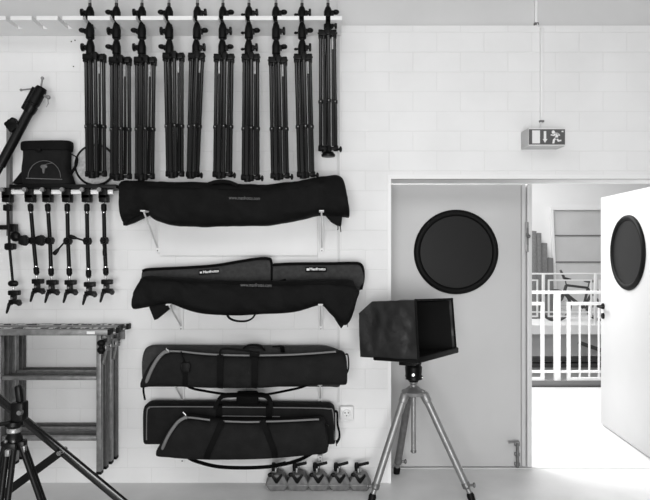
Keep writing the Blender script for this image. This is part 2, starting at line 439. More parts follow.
# ================================================================== SLOTTED SHELF WITH STANDS
SHF, SHB = -.276, 0.0
shelf_z0, shelf_z1 = 2.978, 3.003
ssc = sc_at(SHF)
slots = [8, 34, 60] + [90, 116.5, 142, 169, 197.5, 223, 249, 276, 302, 328]
SY = -.2
shelf = thing('slotted_shelf', 'long white slotted wall shelf from which the black light stands hang', 'shelf', (-1, -.14, shelf_z0))
xl, xr = -2.9, PX(342, SHF)
sw = .030
edges = []
for p in [-45, -18] + slots:
    xc = PX(p, SHF) if p < 70 else PX(p, SY)
    edges.append((xc - sw/2, xc + sw/2))
mb = MB()
mb.box(xl, xr, -.125, SHB-.002, shelf_z0, shelf_z1)
prev = xl
for a, b in edges:
    mb.box(prev, a, SHF, -.125, shelf_z0, shelf_z1); prev = b
mb.box(prev, xr, SHF, -.125, shelf_z0, shelf_z1)
mb.build('board', 'white', shelf)
for x in (-2.6, -1.75, PX(338, 0)-.03):
    mb = MB(); mb.box(x-.012, x+.012, -.10, -.002, shelf_z1, shelf_z1+.02); mb.box(x-.012, x+.012, -.014, -.002, shelf_z1, shelf_z1+.045)
    mb.build('bracket', 'white', shelf)

stands = [  # tip, yoke l/r, bottom l/r, yoke y, bottom y, knob side, label
    (90, 83.5, 105.5, 85, 106.5, 57, 177.5, -1, 'leftmost of the folded black light stands hanging from the white slotted shelf'),
    (116.5, 109.5, 131, 109.5, 131.5, 60, 180, -1, 'folded black light stand hanging second from the left on the slotted shelf'),
    (142, 134.5, 156, 134.5, 154.5, 60, 180, -1, 'folded black light stand third from left, hanging last of the close left trio'),
    (169, 163, 184, 165.5, 184, 56, 177.5, -1, 'folded black light stand fourth from left, the rightmost with knobs turned left'),
    (197.5, 188.5, 204.5, 186, 199.5, 56, 178, 1, 'tilted folded black light stand, fifth from left, leaning against its left neighbour'),
    (223, 214, 234, 212.5, 232.5, 57, 178, 1, 'black light stand hanging sixth from the left, above the strap loop on the long bag'),
    (249, 242, 259.5, 241, 260, 57, 181, 1, 'folded black light stand seventh from left, fourth counted from the right end'),
    (276, 268.5, 287, 270.5, 289.5, 60, 179.5, 1, 'folded black light stand eighth from left, third counted from the right end'),
    (302, 294, 312, 297, 315, 57, 178, 1, 'folded black light stand beside the short one, last of the full-length stands'),
    (328, 318.5, 336.5, 318.5, 338, 33, 152, 1, 'shorter folded black light stand hanging at the right end of the shelf'),
]
def light_stand(tip, yl, yr, bl, br, yy, by, side, label, idx):
    Y = SY; s_ = sc_at(Y)
    z = lambda q: PZ(q, Y)
    short = by < 165
    t = thing('light_stand', label, 'light stand', (PX((bl+br)/2, Y), Y, z(by)), 'black light stands hanging from the slotted shelf')
    xt = PX(tip, Y); xb = PX(lerp(bl, br, .34), Y)
    def cxp(q): return lerp(xt, xb, max(0, (q-20)/(by-20)))
    mb = MB(); mb.prof((xt, Y, shelf_z1+.10), (xt, Y, z(-4)), [(0, .0085), (.72, .0085), (.73, .006), (.8, .006), (.81, .0085), (.97, .0085), (1, .006)], n=12); mb.build('spigot', 'silver', t)
    # centre column with the neck that sits in the slot
    mb = MB(); mb.cyl((xt, Y, shelf_z1+.11), (xt, Y, z(27)), .0105); mb.cyl((cxp(26), Y, z(26)), (cxp(by), Y, z(by-1)), .0135); mb.build('column', 'tube', t)
    cols = [(9, 12)] + ([(25, 9)] if short else [(31, 16.5), (47.3, 15)])
    for k, (cy, h) in enumerate(cols):
        x = cxp(cy); c = Vector((x, Y, z(cy)))
        if k == 0: c.z = shelf_z1 + h*s_/2 + .012
        hh = h*s_/2
        mb = MB(); mb.prof(c + Vector((0, 0, hh)), c + Vector((0, 0, -hh)), [(0, .013), (.10, .018), (.32, .024), (.42, .0265), (.94, .0265), (1, .020)], n=16)
        if k == 0: mb.prof((x, Y, shelf_z1+.016), (x, Y, shelf_z1), [(0, .016), (.5, .025), (1, .027)], n=14)
        sd = side if not (side > 0 and k == 0 and idx == 8) else 1
        mb.box(min(c.x, c.x+sd*.036), max(c.x, c.x+sd*.036), Y-.014, Y+.014, c.z-.020, c.z+.012, bevel=.004)
        co = mb.build('collar', 'black', t)
        kb = MB(); kx = c.x + sd*.036; 
        if (idx + k) % 2 == 0:
            kb.prof((kx, Y, c.z), (kx+sd*.022, Y, c.z), [(0, .012), (.25, .012), (.32, .025), (.9, .025), (1, .018)], n=10)
        else:
            kb.cyl((kx, Y, c.z), (kx+sd*.014, Y, c.z), .012)
            kb.sphere((kx+sd*.014, Y, c.z+.004), .022, 1.0, 1.0, .68)
        kb.build('knob', 'black', co)
        if idx in (6, 8):
            kb = MB(); kb.cyl((c.x-sd*.02, Y, c.z-.01), (c.x-sd*.038, Y, c.z-.012), .007); kb.sphere((c.x-sd*.04, Y, c.z-.012), .012, 1, 1, .7); kb.build('knob', 'black', co)
    # yoke
    zl = z(yy); xm = cxp(yy)
    xs = [PX(yl+2.2, Y), PX(lerp(yl, yr, .54), Y-.05), PX(yr-2.2, Y)]
    xe = [PX(bl+2.2, Y), PX(lerp(bl, br, .55), Y-.05), PX(br-2.2, Y)]
    ys = [Y+.005, Y-.052, Y+.005]
    mb = MB(); mb.box(xs[0]-.012, xs[2]+.012, Y-.030, Y+.024, zl-.024, zl+.012, bevel=.006)
    mb.obox((xm, Y, zl), (xs[1], ys[1], zl), .03, .024)
    mb.prof((xm, Y, zl+.035), (xm, Y, zl-.03), [(0, .021), (.4, .025), (1, .025)])
    yk = mb.build('yoke', 'black', t)
    for k in range(3):
        lug = MB(); lug.box(xs[k]-.015, xs[k]+.015, ys[k]-.020, ys[k]+.018, zl-.034, zl+(.019 if k != 1 else .012), bevel=.005); lug.cyl((xs[k]-.019, ys[k], zl), (xs[k]+.019, ys[k], zl), .006, n=8)
        lug.build('hinge_lug', 'black', yk)
    zb = z(by)
    for k in range(3):
        top = Vector((xs[k], ys[k], zl-.012)); bot = Vector((xe[k], ys[k], zb + (.012 if k != 1 else 0.0)))
        mb = MB(); mb.cyl(top, bot, .0118, n=12); 
        leg = mb.build('leg', 'tube', t)
        mb = MB(); mb.prof(bot + Vector((0, 0, .03)), bot + Vector((0, 0, -.006)), [(0, .0135), (.2, .016), (.9, .016), (1, .012)], n=12); mb.build('foot_cap', 'rubber', leg)
        mid = top.lerp(bot, .58)
        mb = MB(); mb.prof(mid + Vector((0, 0, .012)), mid - Vector((0, 0, .012)), [(0, .013), (.2, .0155), (.8, .0155), (1, .013)], n=12)
        mb.build('section_joint', 'darktube', leg)
        mb = MB(); mb.cyl(mid + Vector((0, -.019, 0)), mid, .0036, n=8); mb.build('rivet', 'silver', leg)
    for k, (fa, fb, yo) in enumerate(((.30, .30, -.016), (.77, .75, -.016))):
        a = Vector((PX(lerp(yl, yr, fa), Y), Y+yo, zl-.015)); b = Vector((PX(lerp(bl, br, fb), Y), Y+yo, zb+.035))
        mid = a.lerp(b, .58)
        mb = MB(); mb.cyl(a, mid, .0075, n=10); st_ = mb.build('brace', 'tube', t)
        mb = MB(); mb.obox(mid + Vector((0, .004, 0)), b, .018, .012, up=(0, 1, 0)); mb.build('brace_channel', 'darktube', st_)
        if k == (1 if idx != 5 else 0):
            q0, q1 = a.lerp(b, .03), a.lerp(b, .135); u = Vector((0, -.0085, 0))
            MB().obox(q0+u, q1+u, .009, .002, up=(0, 1, 0)).build('pale_sticker', 'reflector', st_)
    mb = MB(); mb.box(PX(bl+1.5, Y), PX(br-1.5, Y), Y-.022, Y+.014, zb+.012, zb+.03, bevel=.004)
    xk = cxp(by); mb.prof((xk, Y, zb+.04), (xk, Y, zb-.004), [(0, .018), (.3, .024), (1, .022)])
    hub = mb.build('spreader_hub', 'black', t)
    if idx >= 4:
        mb = MB(); xk2 = PX(br, Y); mb.cyl((xk2-.01, Y-.01, zb+.014), (xk2+.014, Y-.02, zb+.014), .007, n=8); mb.sphere((xk2+.016, Y-.02, zb+.014), .016, .6, 1, 1.2); mb.build('wing_knob', 'black', hub)
    if short:
        mb = MB(); mb.prof((xk+.02, Y, zb), (xk+.02, Y, zb-.03), [(0, .03), (.6, .045), (1, .042)]); mb.build('lower_collar', 'black', t)
for i, s_ in enumerate(stands): light_stand(*s_, i)

# ================================================================== WHITE BACKING BOARD AND BRACKETS
o = MB().box(PX(160.5, 0), PX(317.5, 0), -.018, -.002, PZ(255.5, 0), PZ(171.5, 0), bevel=.002).build('backing_board', 'panel', loc=(PX(239, 0), -.008, PZ(255.5, 0)))
tag(o, 'plain white backing board screwed to the wall behind the topmost long bag', 'board')
def bracket(px_f, py, front, drop=40, label=''):
    z = PZ(py, front); x = PX(px_f, front)
    t = thing('shelf_bracket', label, 'bracket', (x, 0, z), 'white shelf brackets carrying the bags')
    zb = z - drop*sc_at(0) + 0
    MB().box(x-.015, x+.015, front, -.018, z-.009, z, bevel=.002).build('arm', 'frame', t)
    MB().box(x-.014, x+.014, -.022, -.016, zb-.03, z, bevel=.002).build('wall_plate', 'white', t)
    MB().obox((x, front+.03, z-.012), (x, -.022, zb), .010, .005, up=(0, 1, 0)).build('strut', 'frame', t)
    mb = MB(); mb.cyl((x, -.024, zb-.02), (x, -.022, zb-.02), .005, n=10); mb.build('screw', 'silverdark', t)
for py, nm, dr, xs_ in ((210, 'topmost long black bag', 34, (142.5, 321.5)), (304, 'sagging bag with pointed ends', 26, (168, 320.5)),
              (384.2, 'buckled tripod bag', 22, (173.5, 320)), (455.5, 'lowest pair of bags', 14, (173.5, 320))):
    for k in (0, 1):
        bracket(xs_[k], py, -.35 if py < 380 else -.25, drop=dr, label='white steel bracket under the %s end of the %s' % (('left', 'right')[k], nm))

# ================================================================== BAGS
def bag(name, label, rows, Yc, hd, m, e=2.8, amp=.006, nf=5.0, per=7, group='equipment bags on the wall brackets', part='body', seed=0, endround=True, taper=None):
    d = crom(rows, per)
    xm = PX((rows[0][0]+rows[-1][0])/2, Yc); zmin = min(PZ(r[2], Yc) for r in rows)
    t = thing(name, label, 'bag', (xm, Yc, zmin), group)
    rings = []; n = 36; k = len(d); Yr = Yc - (.6 if rows[0][2] < 340 else .3)*hd
    for i, r in enumerate(d):
        px, yt, yb = r[:3]
        x = PX(px, Yr); zt = PZ(yt, Yr); zb = PZ(yb, Yr); zc = (zt+zb)/2; hz = (zt-zb)/2
        u = i/(k-1)
        dd = hd * (taper(u) if taper else 1.0)
        edge = min(i, k-1-i)
        if endround: dd *= (.55, .78, .92, .98, 1)[min(edge, 4)]
        rg = []
        for j in range(n):
            a = 2*PI*j/n; ca, sa = math.cos(a), math.sin(a)
            yy = math.copysign(abs(ca)**(2/e), ca)*dd; zz = math.copysign(abs(sa)**(2/e), sa)*hz
            p = Vector((x, Yc+yy, zc+zz))
            q = Vector((p.x*nf + p.z*nf*.8 + seed*3.1, p.y*nf, p.z*nf*1.6 - p.x*nf*.35))
            fo = noise.noise(Vector((p.x*nf*2.6 + p.z*nf*4.5 + seed, p.z*nf*1.2 - p.x*nf*.8, seed*2.0)))
            w = noise.noise(q)*amp + noise.noise(q*2.7)*amp*.45 + (abs(fo)-.2)*amp*1.1
            p.y += w*(1.6 if ca < 0 else .6)*(-1); p.z += w*.35
            rg.append(p)
        rings.append(rg)
    mb = MB(); mb.rings(rings)
    mb.build(part, m, t, angle=70)
    return t
def edge_tube(t, name, pts, Y, r, m, per=5, flat=1.0):
    d = crom(pts, per); MB().tube([P(p[0], p[1], Y if len(p) < 3 else p[2]) for p in d], r, flat=flat).build(name, m, t)
def band(t, name, pts, Y, wid, thick, m='strap', wdir=(0, 1, 0), per=5):
    d = crom([tuple(p) for p in pts], per)
    return MB().strapband([P(p[0], p[1], Y if len(p) < 3 else p[2]) for p in d], wid, thick, wdir).build(name, m, t)
def flap(t, name, poly, Y0, Y1, m, bevel=.006):
    return MB().prism([(PX(a, (Y0+Y1)/2), PZ(b, (Y0+Y1)/2)) for a, b in poly], Y0, Y1, bevel).build(name, m, t)

# A : topmost long bag
YA = -.165
bA = bag('tripod_bag', 'long limp black bag, topmost of the bags, directly beneath the hanging light stands',
   [(120.5, 181, 199), (122, 180.5, 222), (126, 179.5, 221.5), (134, 179.5, 217), (144, 180, 213), (152, 180.2, 219), (160, 180.3, 222.5), (172, 181, 225.5), (190, 181.2, 226), (205, 181.6, 226.8), (222, 182, 226), (245, 183, 226), (262, 183, 226), (280, 182.5, 223.5), (300, 181, 219.5), (314, 177, 216), (322, 175.9, 215), (330, 174.2, 216), (337, 173.9, 216.5), (342, 176.9, 216.5), (345, 183.4, 216.5), (348, 200.4, 216.8), (349.5, 210.4, 216.6)],
   YA, .12, 'nylon', amp=.013, nf=4.5, seed=1)
flap(bA, 'end_flap', [(122.5, 205), (124.5, 226), (133, 223), (152, 214), (150, 205)], YA-.03, YA+.03, 'nylon')
flap(bA, 'end_flap', [(322, 205), (324, 214), (331, 222), (337, 225.5), (341, 226.5), (342.5, 214), (342, 205)], YA-.05, YA+.03, 'nylon')
band(bA, 'carry_loop', [(208, 184.5), (215, 182), (222, 181.3), (230, 182.2), (238, 185.5)], YA-.085, .03, .02)
edge_tube(bA, 'seam', [(132, 186), (170, 187.5), (230, 189.5), (290, 189), (325, 181)], YA-.114, .0022, 'strap')
text_part('lettering', 'www.manfrotto.com', .03, P(244.5, 198.2, YA-.13), 'logogrey', bA, width=31*sc_at(YA-.13), roty=1.3)
edge_tube(bA, 'zip_pull', [(337.5, 224), (338, 228), (337.6, 230)], YA-.04, .003, 'strap')
edge_tube(bA, 'zip_pull', [(340, 224), (340.6, 229), (340.8, 232)], YA-.04, .003, 'strap')

# C, D : grey-topped bags behind, B : front sagging bag
YC = -.085
bC = bag('light_bag', 'charcoal bag with white logo patch lying behind the left half of the sagging bag',
   [(142, 270, 292), (144, 269.5, 292), (150, 268.8, 292), (165, 268.2, 292), (185, 267, 292), (205, 265.8, 292), (222, 263.8, 292), (240, 260.6, 292), (255, 258.4, 292), (264, 257.8, 292), (269, 258, 292), (271.5, 260, 292)],
   YC, .065, 'greybag', amp=.003, seed=2)
edge_tube(bC, 'edge_binding', [(142.5, 271), (150, 269.2), (185, 267.6), (215, 265.4), (240, 261.3), (258, 258.6), (268, 258.6), (271.3, 262), (271.8, 280)], YC-.05, .009, 'strap')
MB().obox(P(199, 272.6, YC-.073), P(219, 270.8, YC-.073), .029, .007, up=(0, 1, 0)).build('logo_patch', 'strap', bC)
pt = P(208.7, 271.8, YC-.081)
text_part('lettering', 'Manfrotto', .023, pt + Vector((.014, 0, .0015)), 'logo', bC, roty=-5, width=15.5*sc_at(YC), bold=.0007)
MB().obox(P(199.9, 272.6, YC-.08), P(201.9, 272.4, YC-.08), .011, .003, up=(0, 1, 0)).build('logo_mark', 'logo', bC)
bD = bag('light_bag', 'shorter charcoal bag with white logo patch lying behind the right half of the sagging bag',
   [(273, 264, 292), (275, 263.2, 292), (290, 263.2, 292), (310, 263, 292), (330, 262.9, 292), (350, 262.6, 291), (358, 262.8, 291), (361.5, 264.5, 290), (363.3, 270, 287), (363.6, 276, 284)],
   YC, .065, 'greybag', amp=.003, seed=3)
edge_tube(bD, 'edge_binding', [(273, 265), (290, 263.8), (330, 263.5), (352, 263), (360, 264), (363, 269), (363.3, 279), (361, 289.5)], YC-.052, .009, 'strap')
edge_tube(bD, 'edge_binding', [(276, 283), (281, 281), (286, 279.5)], YC-.07, .007, 'strap')
MB().box(PX(305.5, YC-.073), PX(326.5, YC-.073), YC-.077, YC-.068, PZ(271.4, YC), PZ(266.7, YC), bevel=.002).build('logo_patch', 'strap', bD)
text_part('lettering', 'Manfrotto', .023, P(317.5, 269.1, YC-.082), 'logo', bD, width=15.8*sc_at(YC), bold=.0007)
MB().box(PX(306.6, YC-.08), PX(309.2, YC-.08), YC-.081, YC-.076, PZ(270.2, YC), PZ(268, YC)).build('logo_mark', 'logo', bD)
YB = -.265
bB = bag('tripod_bag', 'long limp black bag sagging over its brackets, with pointed ends and small bottom handle',
   [(132.5, 297, 309.4), (135, 287, 309.5), (139, 280, 309), (141, 277, 308.5), (146, 275.5, 307.5), (155, 275.8, 306), (165, 276.5, 304.5), (172, 277, 305), (182, 278, 309), (195, 279, 313), (210, 280, 315.2), (228, 280.5, 316), (245, 281, 316), (262, 281, 315), (280, 281, 314), (298, 280.5, 311.8), (312, 280, 307.5), (322, 279.8, 306), (330, 279.8, 314), (338, 280, 322), (345, 280, 326), (350, 280.5, 322), (354, 282, 312), (357, 288, 300), (359.5, 289.5, 293.5)],
   YB, .085, 'nylon', amp=.011, nf=4.5, seed=4)
flap(bB, 'end_flap', [(150, 300), (151, 307.5), (156, 320), (170, 308.5), (170, 300)], YB-.03, YB+.05, 'nylon')
flap(bB, 'end_flap', [(327, 304), (335, 319), (341, 328.3), (347, 320), (350, 304)], YB-.03, YB+.03, 'nylon')
band(bB, 'carry_handle', [(227, 314.5), (230, 318.5), (237, 321), (246, 321), (252, 318.5), (255, 314.5)], YB-.05, .025, .010)
edge_tube(bB, 'seam', [(143, 278), (170, 280.5), (220, 284), (280, 285), (330, 284), (356, 287)], YB-.082, .0022, 'strap')
text_part('lettering', 'www.manfrotto.com', .03, P(256, 285.2, YB-.092), 'logogrey', bB, width=31*sc_at(YB-.09), roty=1.0)
edge_tube(bB, 'zip_pull', [(347, 322), (347.5, 325), (347.6, 327)], YB-.03, .003, 'silverdark')

# F behind, E front : third level
YF = -.10
bF = bag('tripod_bag', 'dark grey tripod bag behind the buckled bag, only its top and left end showing',
   [(144.5, 353, 372), (145.5, 348.5, 386), (149, 346.3, 387), (156, 345.6, 387), (180, 345.6, 387), (230, 346, 387), (290, 346.3, 387), (318, 346, 387), (330, 347.5, 387), (339, 351, 387), (341, 354, 380)],
   YF, .085, 'greybag', amp=.003, seed=5)
band(bF, 'carry_handle', [(243, 349), (247, 345.6), (254, 344.8), (261, 346), (265, 350)], YF-.06, .03, .010)
band(bF, 'strap', [(273, 347, YF-.02), (278, 345.6, YF-.04), (282, 347, YF-.07), (282.5, 352, YF-.09)], YF, .03, .006, wdir=(.5, .5, 0))
YE = -.285
bE = bag('tripod_bag', 'padded black tripod bag with grey piping, buckle strap and carry handles',
   [(142.5, 381, 386.5), (144, 376, 387.3), (147, 370, 387), (151, 362.5, 386.5), (156, 356.5, 386), (162, 351.5, 385.6), (167, 350, 386), (175, 350, 386.5), (190, 351.2, 387.3), (210, 353.4, 388), (235, 354.6, 388.3), (260, 355, 388), (280, 354.8, 386.8), (300, 354, 385.8), (318, 353, 385.2), (332, 351.5, 385), (340, 351.2, 385), (344, 353, 385), (346.3, 358, 384), (347.2, 366, 381)],
   YE, .085, 'nylon2', amp=.005, seed=6, e=3.0)
edge_tube(bE, 'piping', [(145, 386, YE-.05), (147.5, 379, YE-.082), (152, 368.5, YE-.092), (158, 358.5, YE-.090), (164, 352.6, YE-.082), (169, 351.2, YE-.074)], 0, .011, 'piping')
edge_tube(bE, 'piping', [(168, 351.2), (180, 351.4), (200, 353.5), (225, 355), (255, 355.4), (285, 354.9), (310, 353.6), (336, 351.6)], YE-.068, .006, 'piping')
for i, px in enumerate((220, 254.5)):
    d = [(px, 355, YE-.083), (px, 362, YE-.094), (px, 372, YE-.094), (px, 382, YE-.092), (px-.3, 388, YE-.07)]
    band(bE, 'strap', d, YE, .038, .006, wdir=(1, 0, 0))
band(bE, 'strap', [(185, 368, YE-.094), (185, 378, YE-.094), (184.8, 386.5, YE-.085)], YE, .028, .006, wdir=(1, 0, 0))
edge_tube(bE, 'strap', [(181, 351.5, YE-.085), (182, 355, YE-.092), (184, 361, YE-.094), (185, 364, YE-.094)], YE, .004, 'strap')
bx = P(185.5, 367.5, YE-.098); mb = MB(); mb.box(bx.x-.026, bx.x+.026, bx.y-.008, bx.y+.006, bx.z-.03, bx.z+.03, bevel=.005); mb.box(bx.x-.03, bx.x-.02, bx.y-.01, bx.y, bx.z-.012, bx.z+.024, bevel=.003); mb.box(bx.x+.02, bx.x+.03, bx.y-.01, bx.y, bx.z-.012, bx.z+.024, bevel=.003); mb.build('buckle', 'rubber', bE)
band(bE, 'carry_handle', [(220, 357, YE-.095), (220.5, 351, YE-.09), (224, 348.5, YE-.085), (236, 349.3, YE-.085), (246, 350.5, YE-.085), (252, 352, YE-.088), (255, 356, YE-.095)], YE, .022, .011)
MB().obox(P(249.5, 353.8, YE-.1), P(259.5, 353.8, YE-.1), .03, .012, up=(0, 1, 0), bevel=.004).build('handle_wrap', 'strap', bE)
band(bE, 'carry_handle', [(345.5, 354), (347.8, 355), (348.6, 362), (348.3, 369), (346.8, 373)], YE-.03, .022, .008)
band(bE, 'shoulder_strap', [(182, 380), (190, 387.5), (205, 391), (225, 394), (245, 395.5), (262, 395), (285, 391), (305, 386), (318, 378)], YE+.03, .015, .005, wdir=(0, .75, .66))
band(bE, 'zip_pull', [(143.5, 386.5), (143.6, 392), (145, 400)], YE-.04, .011, .006, wdir=(1, 0, 0))
edge_tube(bE, 'zip_pull', [(166, 348.5), (169, 351.5)], YE-.085, .006, 'chrome')

# G case behind, H front : lowest level
YG = -.11
bG = bag('equipment_case', 'long rectangular black padded case with top handles, behind the lowest rounded bag',
   [(145.2, 408, 441), (146, 404.5, 443), (149, 402.8, 443.5), (155, 402.3, 443.5), (175, 402.8, 443.5), (240, 403.3, 443.5), (300, 404, 443.5), (325, 404.3, 443.5), (331, 405, 443.5), (334.3, 408, 443), (335.3, 414, 441)],
   YG, .075, 'nylon2', amp=.002, e=5.0, seed=7)
edge_tube(bG, 'piping', [(146.5, 440), (147, 412), (149, 408), (154, 406.8), (200, 406.8), (260, 407.4), (310, 408), (328, 408.8), (333, 412), (334.5, 440)], YG-.072, .0035, 'piping')
edge_tube(bG, 'zip', [(220, 416), (280, 416.6)], YG-.079, .003, 'piping')
for px in (219, 269):
    band(bG, 'strap', [(px, 404.5, YG-.06), (px, 408, YG-.078), (px, 425, YG-.08), (px, 440, YG-.08)], YG, .04, .006, wdir=(1, 0, 0))
band(bG, 'carry_handle', [(215, 409, YG-.08), (218, 401.5, YG-.07), (223, 396, YG-.07), (235, 395, YG-.07), (255, 394.8, YG-.07), (266, 396, YG-.07), (270.5, 402, YG-.07), (271, 410, YG-.08)], YG, .03, .026)
mb = MB(); c = P(247.5, 397.3, YG-.07); mb.box(c.x-.070, c.x+.070, c.y-.02, c.y+.02, c.z-.045, c.z+.04, bevel=.014); mb.build('handle_wrap', 'strap', bG)
band(bG, 'end_strap', [(335, 411), (337.3, 413), (337.5, 424), (339.3, 432), (339.2, 438), (336.5, 443)], YG-.03, .018, .013)
edge_tube(bG, 'zip_pull', [(336, 440), (336.5, 446)], YG-.05, .003, 'strap')
YH = -.285
bH = bag('tripod_bag', 'lowest black tripod bag, with pale grey piping and two straps, above the weights',
   [(158, 448, 453.5), (159.5, 445, 455), (162, 440.5, 456), (166, 434, 456.5), (171, 427, 457.2), (176, 421, 458), (182, 416.6, 458.6), (190, 416.5, 459), (205, 418.5, 459.6), (225, 420.6, 459.7), (250, 421.2, 459.2), (275, 420.8, 458), (300, 419.6, 456), (315, 418.7, 454.5), (322, 419, 453.8), (325, 422, 453), (327, 430, 451.5), (328, 440, 449)],
   YH, .085, 'nylon2', amp=.006, seed=8, e=3.0)
edge_tube(bH, 'piping', [(161, 455, YH-.05), (163.5, 446, YH-.085), (169, 434.5, YH-.094), (177, 423, YH-.092), (184, 418, YH-.08), (187, 417.6, YH-.072)], 0, .010, 'piping')
edge_tube(bH, 'piping', [(186, 417.6), (192, 417.7), (210, 420)], YH-.068, .006, 'piping')
edge_tube(bH, 'piping', [(223, 421.2), (245, 422), (261, 421.8)], YH-.068, .006, 'piping')
edge_tube(bH, 'piping', [(266, 421.6), (290, 420.8), (310, 419.7), (319, 419.3)], YH-.068, .006, 'piping')
band(bH, 'strap', [(222, 420.5, YH-.075), (219, 428, YH-.094), (214, 440, YH-.094), (208.5, 452, YH-.092), (206.5, 459, YH-.07)], YH, .036, .006, wdir=(1, 0, 0))
band(bH, 'strap', [(262, 420.5, YH-.075), (266, 430, YH-.094), (270, 440, YH-.094), (274, 451, YH-.092), (275, 457.5, YH-.07)], YH, .036, .006, wdir=(1, 0, 0))
band(bH, 'end_loop', [(326, 424), (328.5, 428), (328.8, 440), (327.5, 447)], YH-.03, .022, .008)
band(bH, 'shoulder_strap', [(180, 450), (190, 458.5), (202, 463), (218, 466.6), (240, 467.8), (265, 467), (285, 464), (300, 459.5), (312, 453), (318, 446)], YH+.02, .022, .006, wdir=(0, .75, .66))
edge_tube(bH, 'zip_pull', [(183, 412), (186, 415.5)], YH-.08, .006, 'chrome')

# ================================================================== WALL SOCKET
so = P(346.5, 412, 0); hs = .046
skt = thing('power_socket', 'white wall power socket right of the lowest black bags', 'socket', (so.x, 0, so.z))
MB().box(so.x-hs, so.x+hs, -.035, 0, so.z-hs, so.z+hs, bevel=.008).build('housing', 'plastic', skt)
mb = MB(); mb.torus((so.x, -.036, so.z), .024, .004, n=32, k=8); ring = mb.build('socket_rim', 'plastic', skt)
mb = MB()
for s_ in (-.011, .011): mb.cyl((so.x+s_, -.0372, so.z+.004), (so.x+s_, -.034, so.z+.004), .0042, n=10)
mb.cyl((so.x, -.0372, so.z-.014), (so.x, -.034, so.z-.014), .0036, n=10); mb.build('pin_holes', 'hole', skt)
# screw holes in the wall
mb = MB()
for a, b in ((75, 40.3), (71.3, 41.5), (73.5, 66.4)): mb.cyl(P(a, b, -.003), P(a, b, .002), .0045, n=8)
tag(mb.build('plug_holes', 'hole'), kind='structure').name = 'trim_9'

# ================================================================== EXIT SIGN
YS = -.145
es = thing('exit_sign', 'box-shaped emergency exit sign with running figure, above the doors', 'exit sign', (PX(547.5, YS), 0, PZ(137, YS)))
x0, x1, z0, z1 = PX(528.3, YS), PX(566, YS), PZ(145.8, YS), PZ(127.8, YS)
MB().box(x0, x1, YS, 0, z0, z1, bevel=.004).build('housing', 'signbody', es)
MB().box(x0+.002, x1-.002, YS-.004, YS+.002, z0+.002, z1-.002, bevel=.001).build('bezel', 'plastic', es)
fx = lambda p: PX(p, YS-.006); fz = lambda p: PZ(p, YS-.006)
face = MB().box(fx(529), fx(565), YS-.007, YS-.003, fz(144.6), fz(129.2)).build('sign_face', 'signface', es)
g = 515; gy = 115; kk = 60/650.
def sp(u, v): return (fx(g+u*kk), fz(gy+v*kk))
def pict(name, poly): MB().prism([sp(*q) for q in poly], YS-.010, YS-.006).build(name, 'logo', face)
pict('door_symbol', [(185, 168), (268, 168), (268, 308), (185, 308)])
pict('arrow_symbol', [(310, 176), (336, 176), (336, 262), (350, 262), (323, 302), (299, 262), (310, 262)])
mb = MB()
hc = sp(413, 186); mb.cyl((hc[0], YS-.010, hc[1]), (hc[0], YS-.006, hc[1]), .0105, n=20)
for poly in ([(430, 190), (462, 196), (470, 210), (458, 262), (436, 262), (432, 240), (440, 215)],
             [(436, 195), (448, 206), (424, 230), (384, 222), (386, 210), (414, 214)],
             [(458, 192), (478, 206), (488, 222), (476, 228), (466, 216), (454, 212)],
             [(436, 244), (458, 246), (472, 272), (498, 268), (500, 284), (464, 290), (444, 262)],
             [(430, 246), (450, 254), (430, 276), (424, 308), (402, 308), (408, 268)]):
    mb.prism([sp(*q) for q in poly], YS-.010, YS-.006)
mb.build('running_figure', 'logo', face)
pict('small_mark', [(500, 176), (520, 170), (524, 186), (506, 186)])
# conduits
cd = thing('conduit', 'thin white cable conduit running down the wall to the exit sign', 'conduit', (PX(541, 0), 0, PZ(122, 0)))
mb = MB(); mb.box(PX(539.6, 0), PX(542.4, 0), -.018, -.001, PZ(121.5, 0), PZ(28, 0), bevel=.003); mb.build('lower_duct', 'white', cd)
mb = MB(); mb.box(PX(536, 0), PX(538.5, 0), .016, .034, 3.054, 4.2, bevel=.003); mb.build('upper_duct', 'white', cd)
mb = MB(); mb.tube([P(537.2, 22, .02), P(537.4, 25, .01), P(539, 26.5, -.01), P(541, 27.5, -.012), P(541, 30, -.01)], .005); mb.tube([P(541, 121, -.01), P(541, 126, -.02), P(541, 129, -.03)], .0045); mb.build('cable', 'plastic', cd)
mb = MB(); mb.box(PX(538.9, 0), PX(543.1, 0), -.021, -.001, PZ(122.5, 0), PZ(120.8, 0)); mb.box(PX(535.4, 0), PX(539.4, 0), .010, .034, 3.058, 3.073); mb.build('end_cap', 'silverdark', cd)

# ================================================================== ARM RACK, SATCHEL, REFLECTOR
RY = -.13
rk = thing('arm_rack', 'dark wall rack with a white rail from which six articulated arms hang', 'rack', (PX(60, RY), 0, PZ(192, RY)))
rz0, rz1 = PZ(194.3, RY), PZ(189.8, RY)
MB().box(PX(-30, RY), PX(113.5, RY), RY-.012, RY+.012, rz0, rz1, bevel=.003).build('rail', 'white', rk)
TYF = -.175
tz0, tz1 = PZ(188, TYF), PZ(184.3, TYF)
MB().box(PX(9, TYF), PX(116, TYF), TYF, -.002, tz0, tz1, bevel=.003).build('tray', 'black', rk)
mb = MB()
for px in (17, 110): mb.box(PX(px, RY)-.012, PX(px, RY)+.012, RY-.008, RY+.008, rz1-.004, tz0+.004)
mb.build('hanger', 'darktube', rk)
MB().box(PX(9.3, 0), PX(13, 0), -.04, -.002, PZ(236, 0), PZ(122, 0), bevel=.003).build('post', 'postgrey', rk)
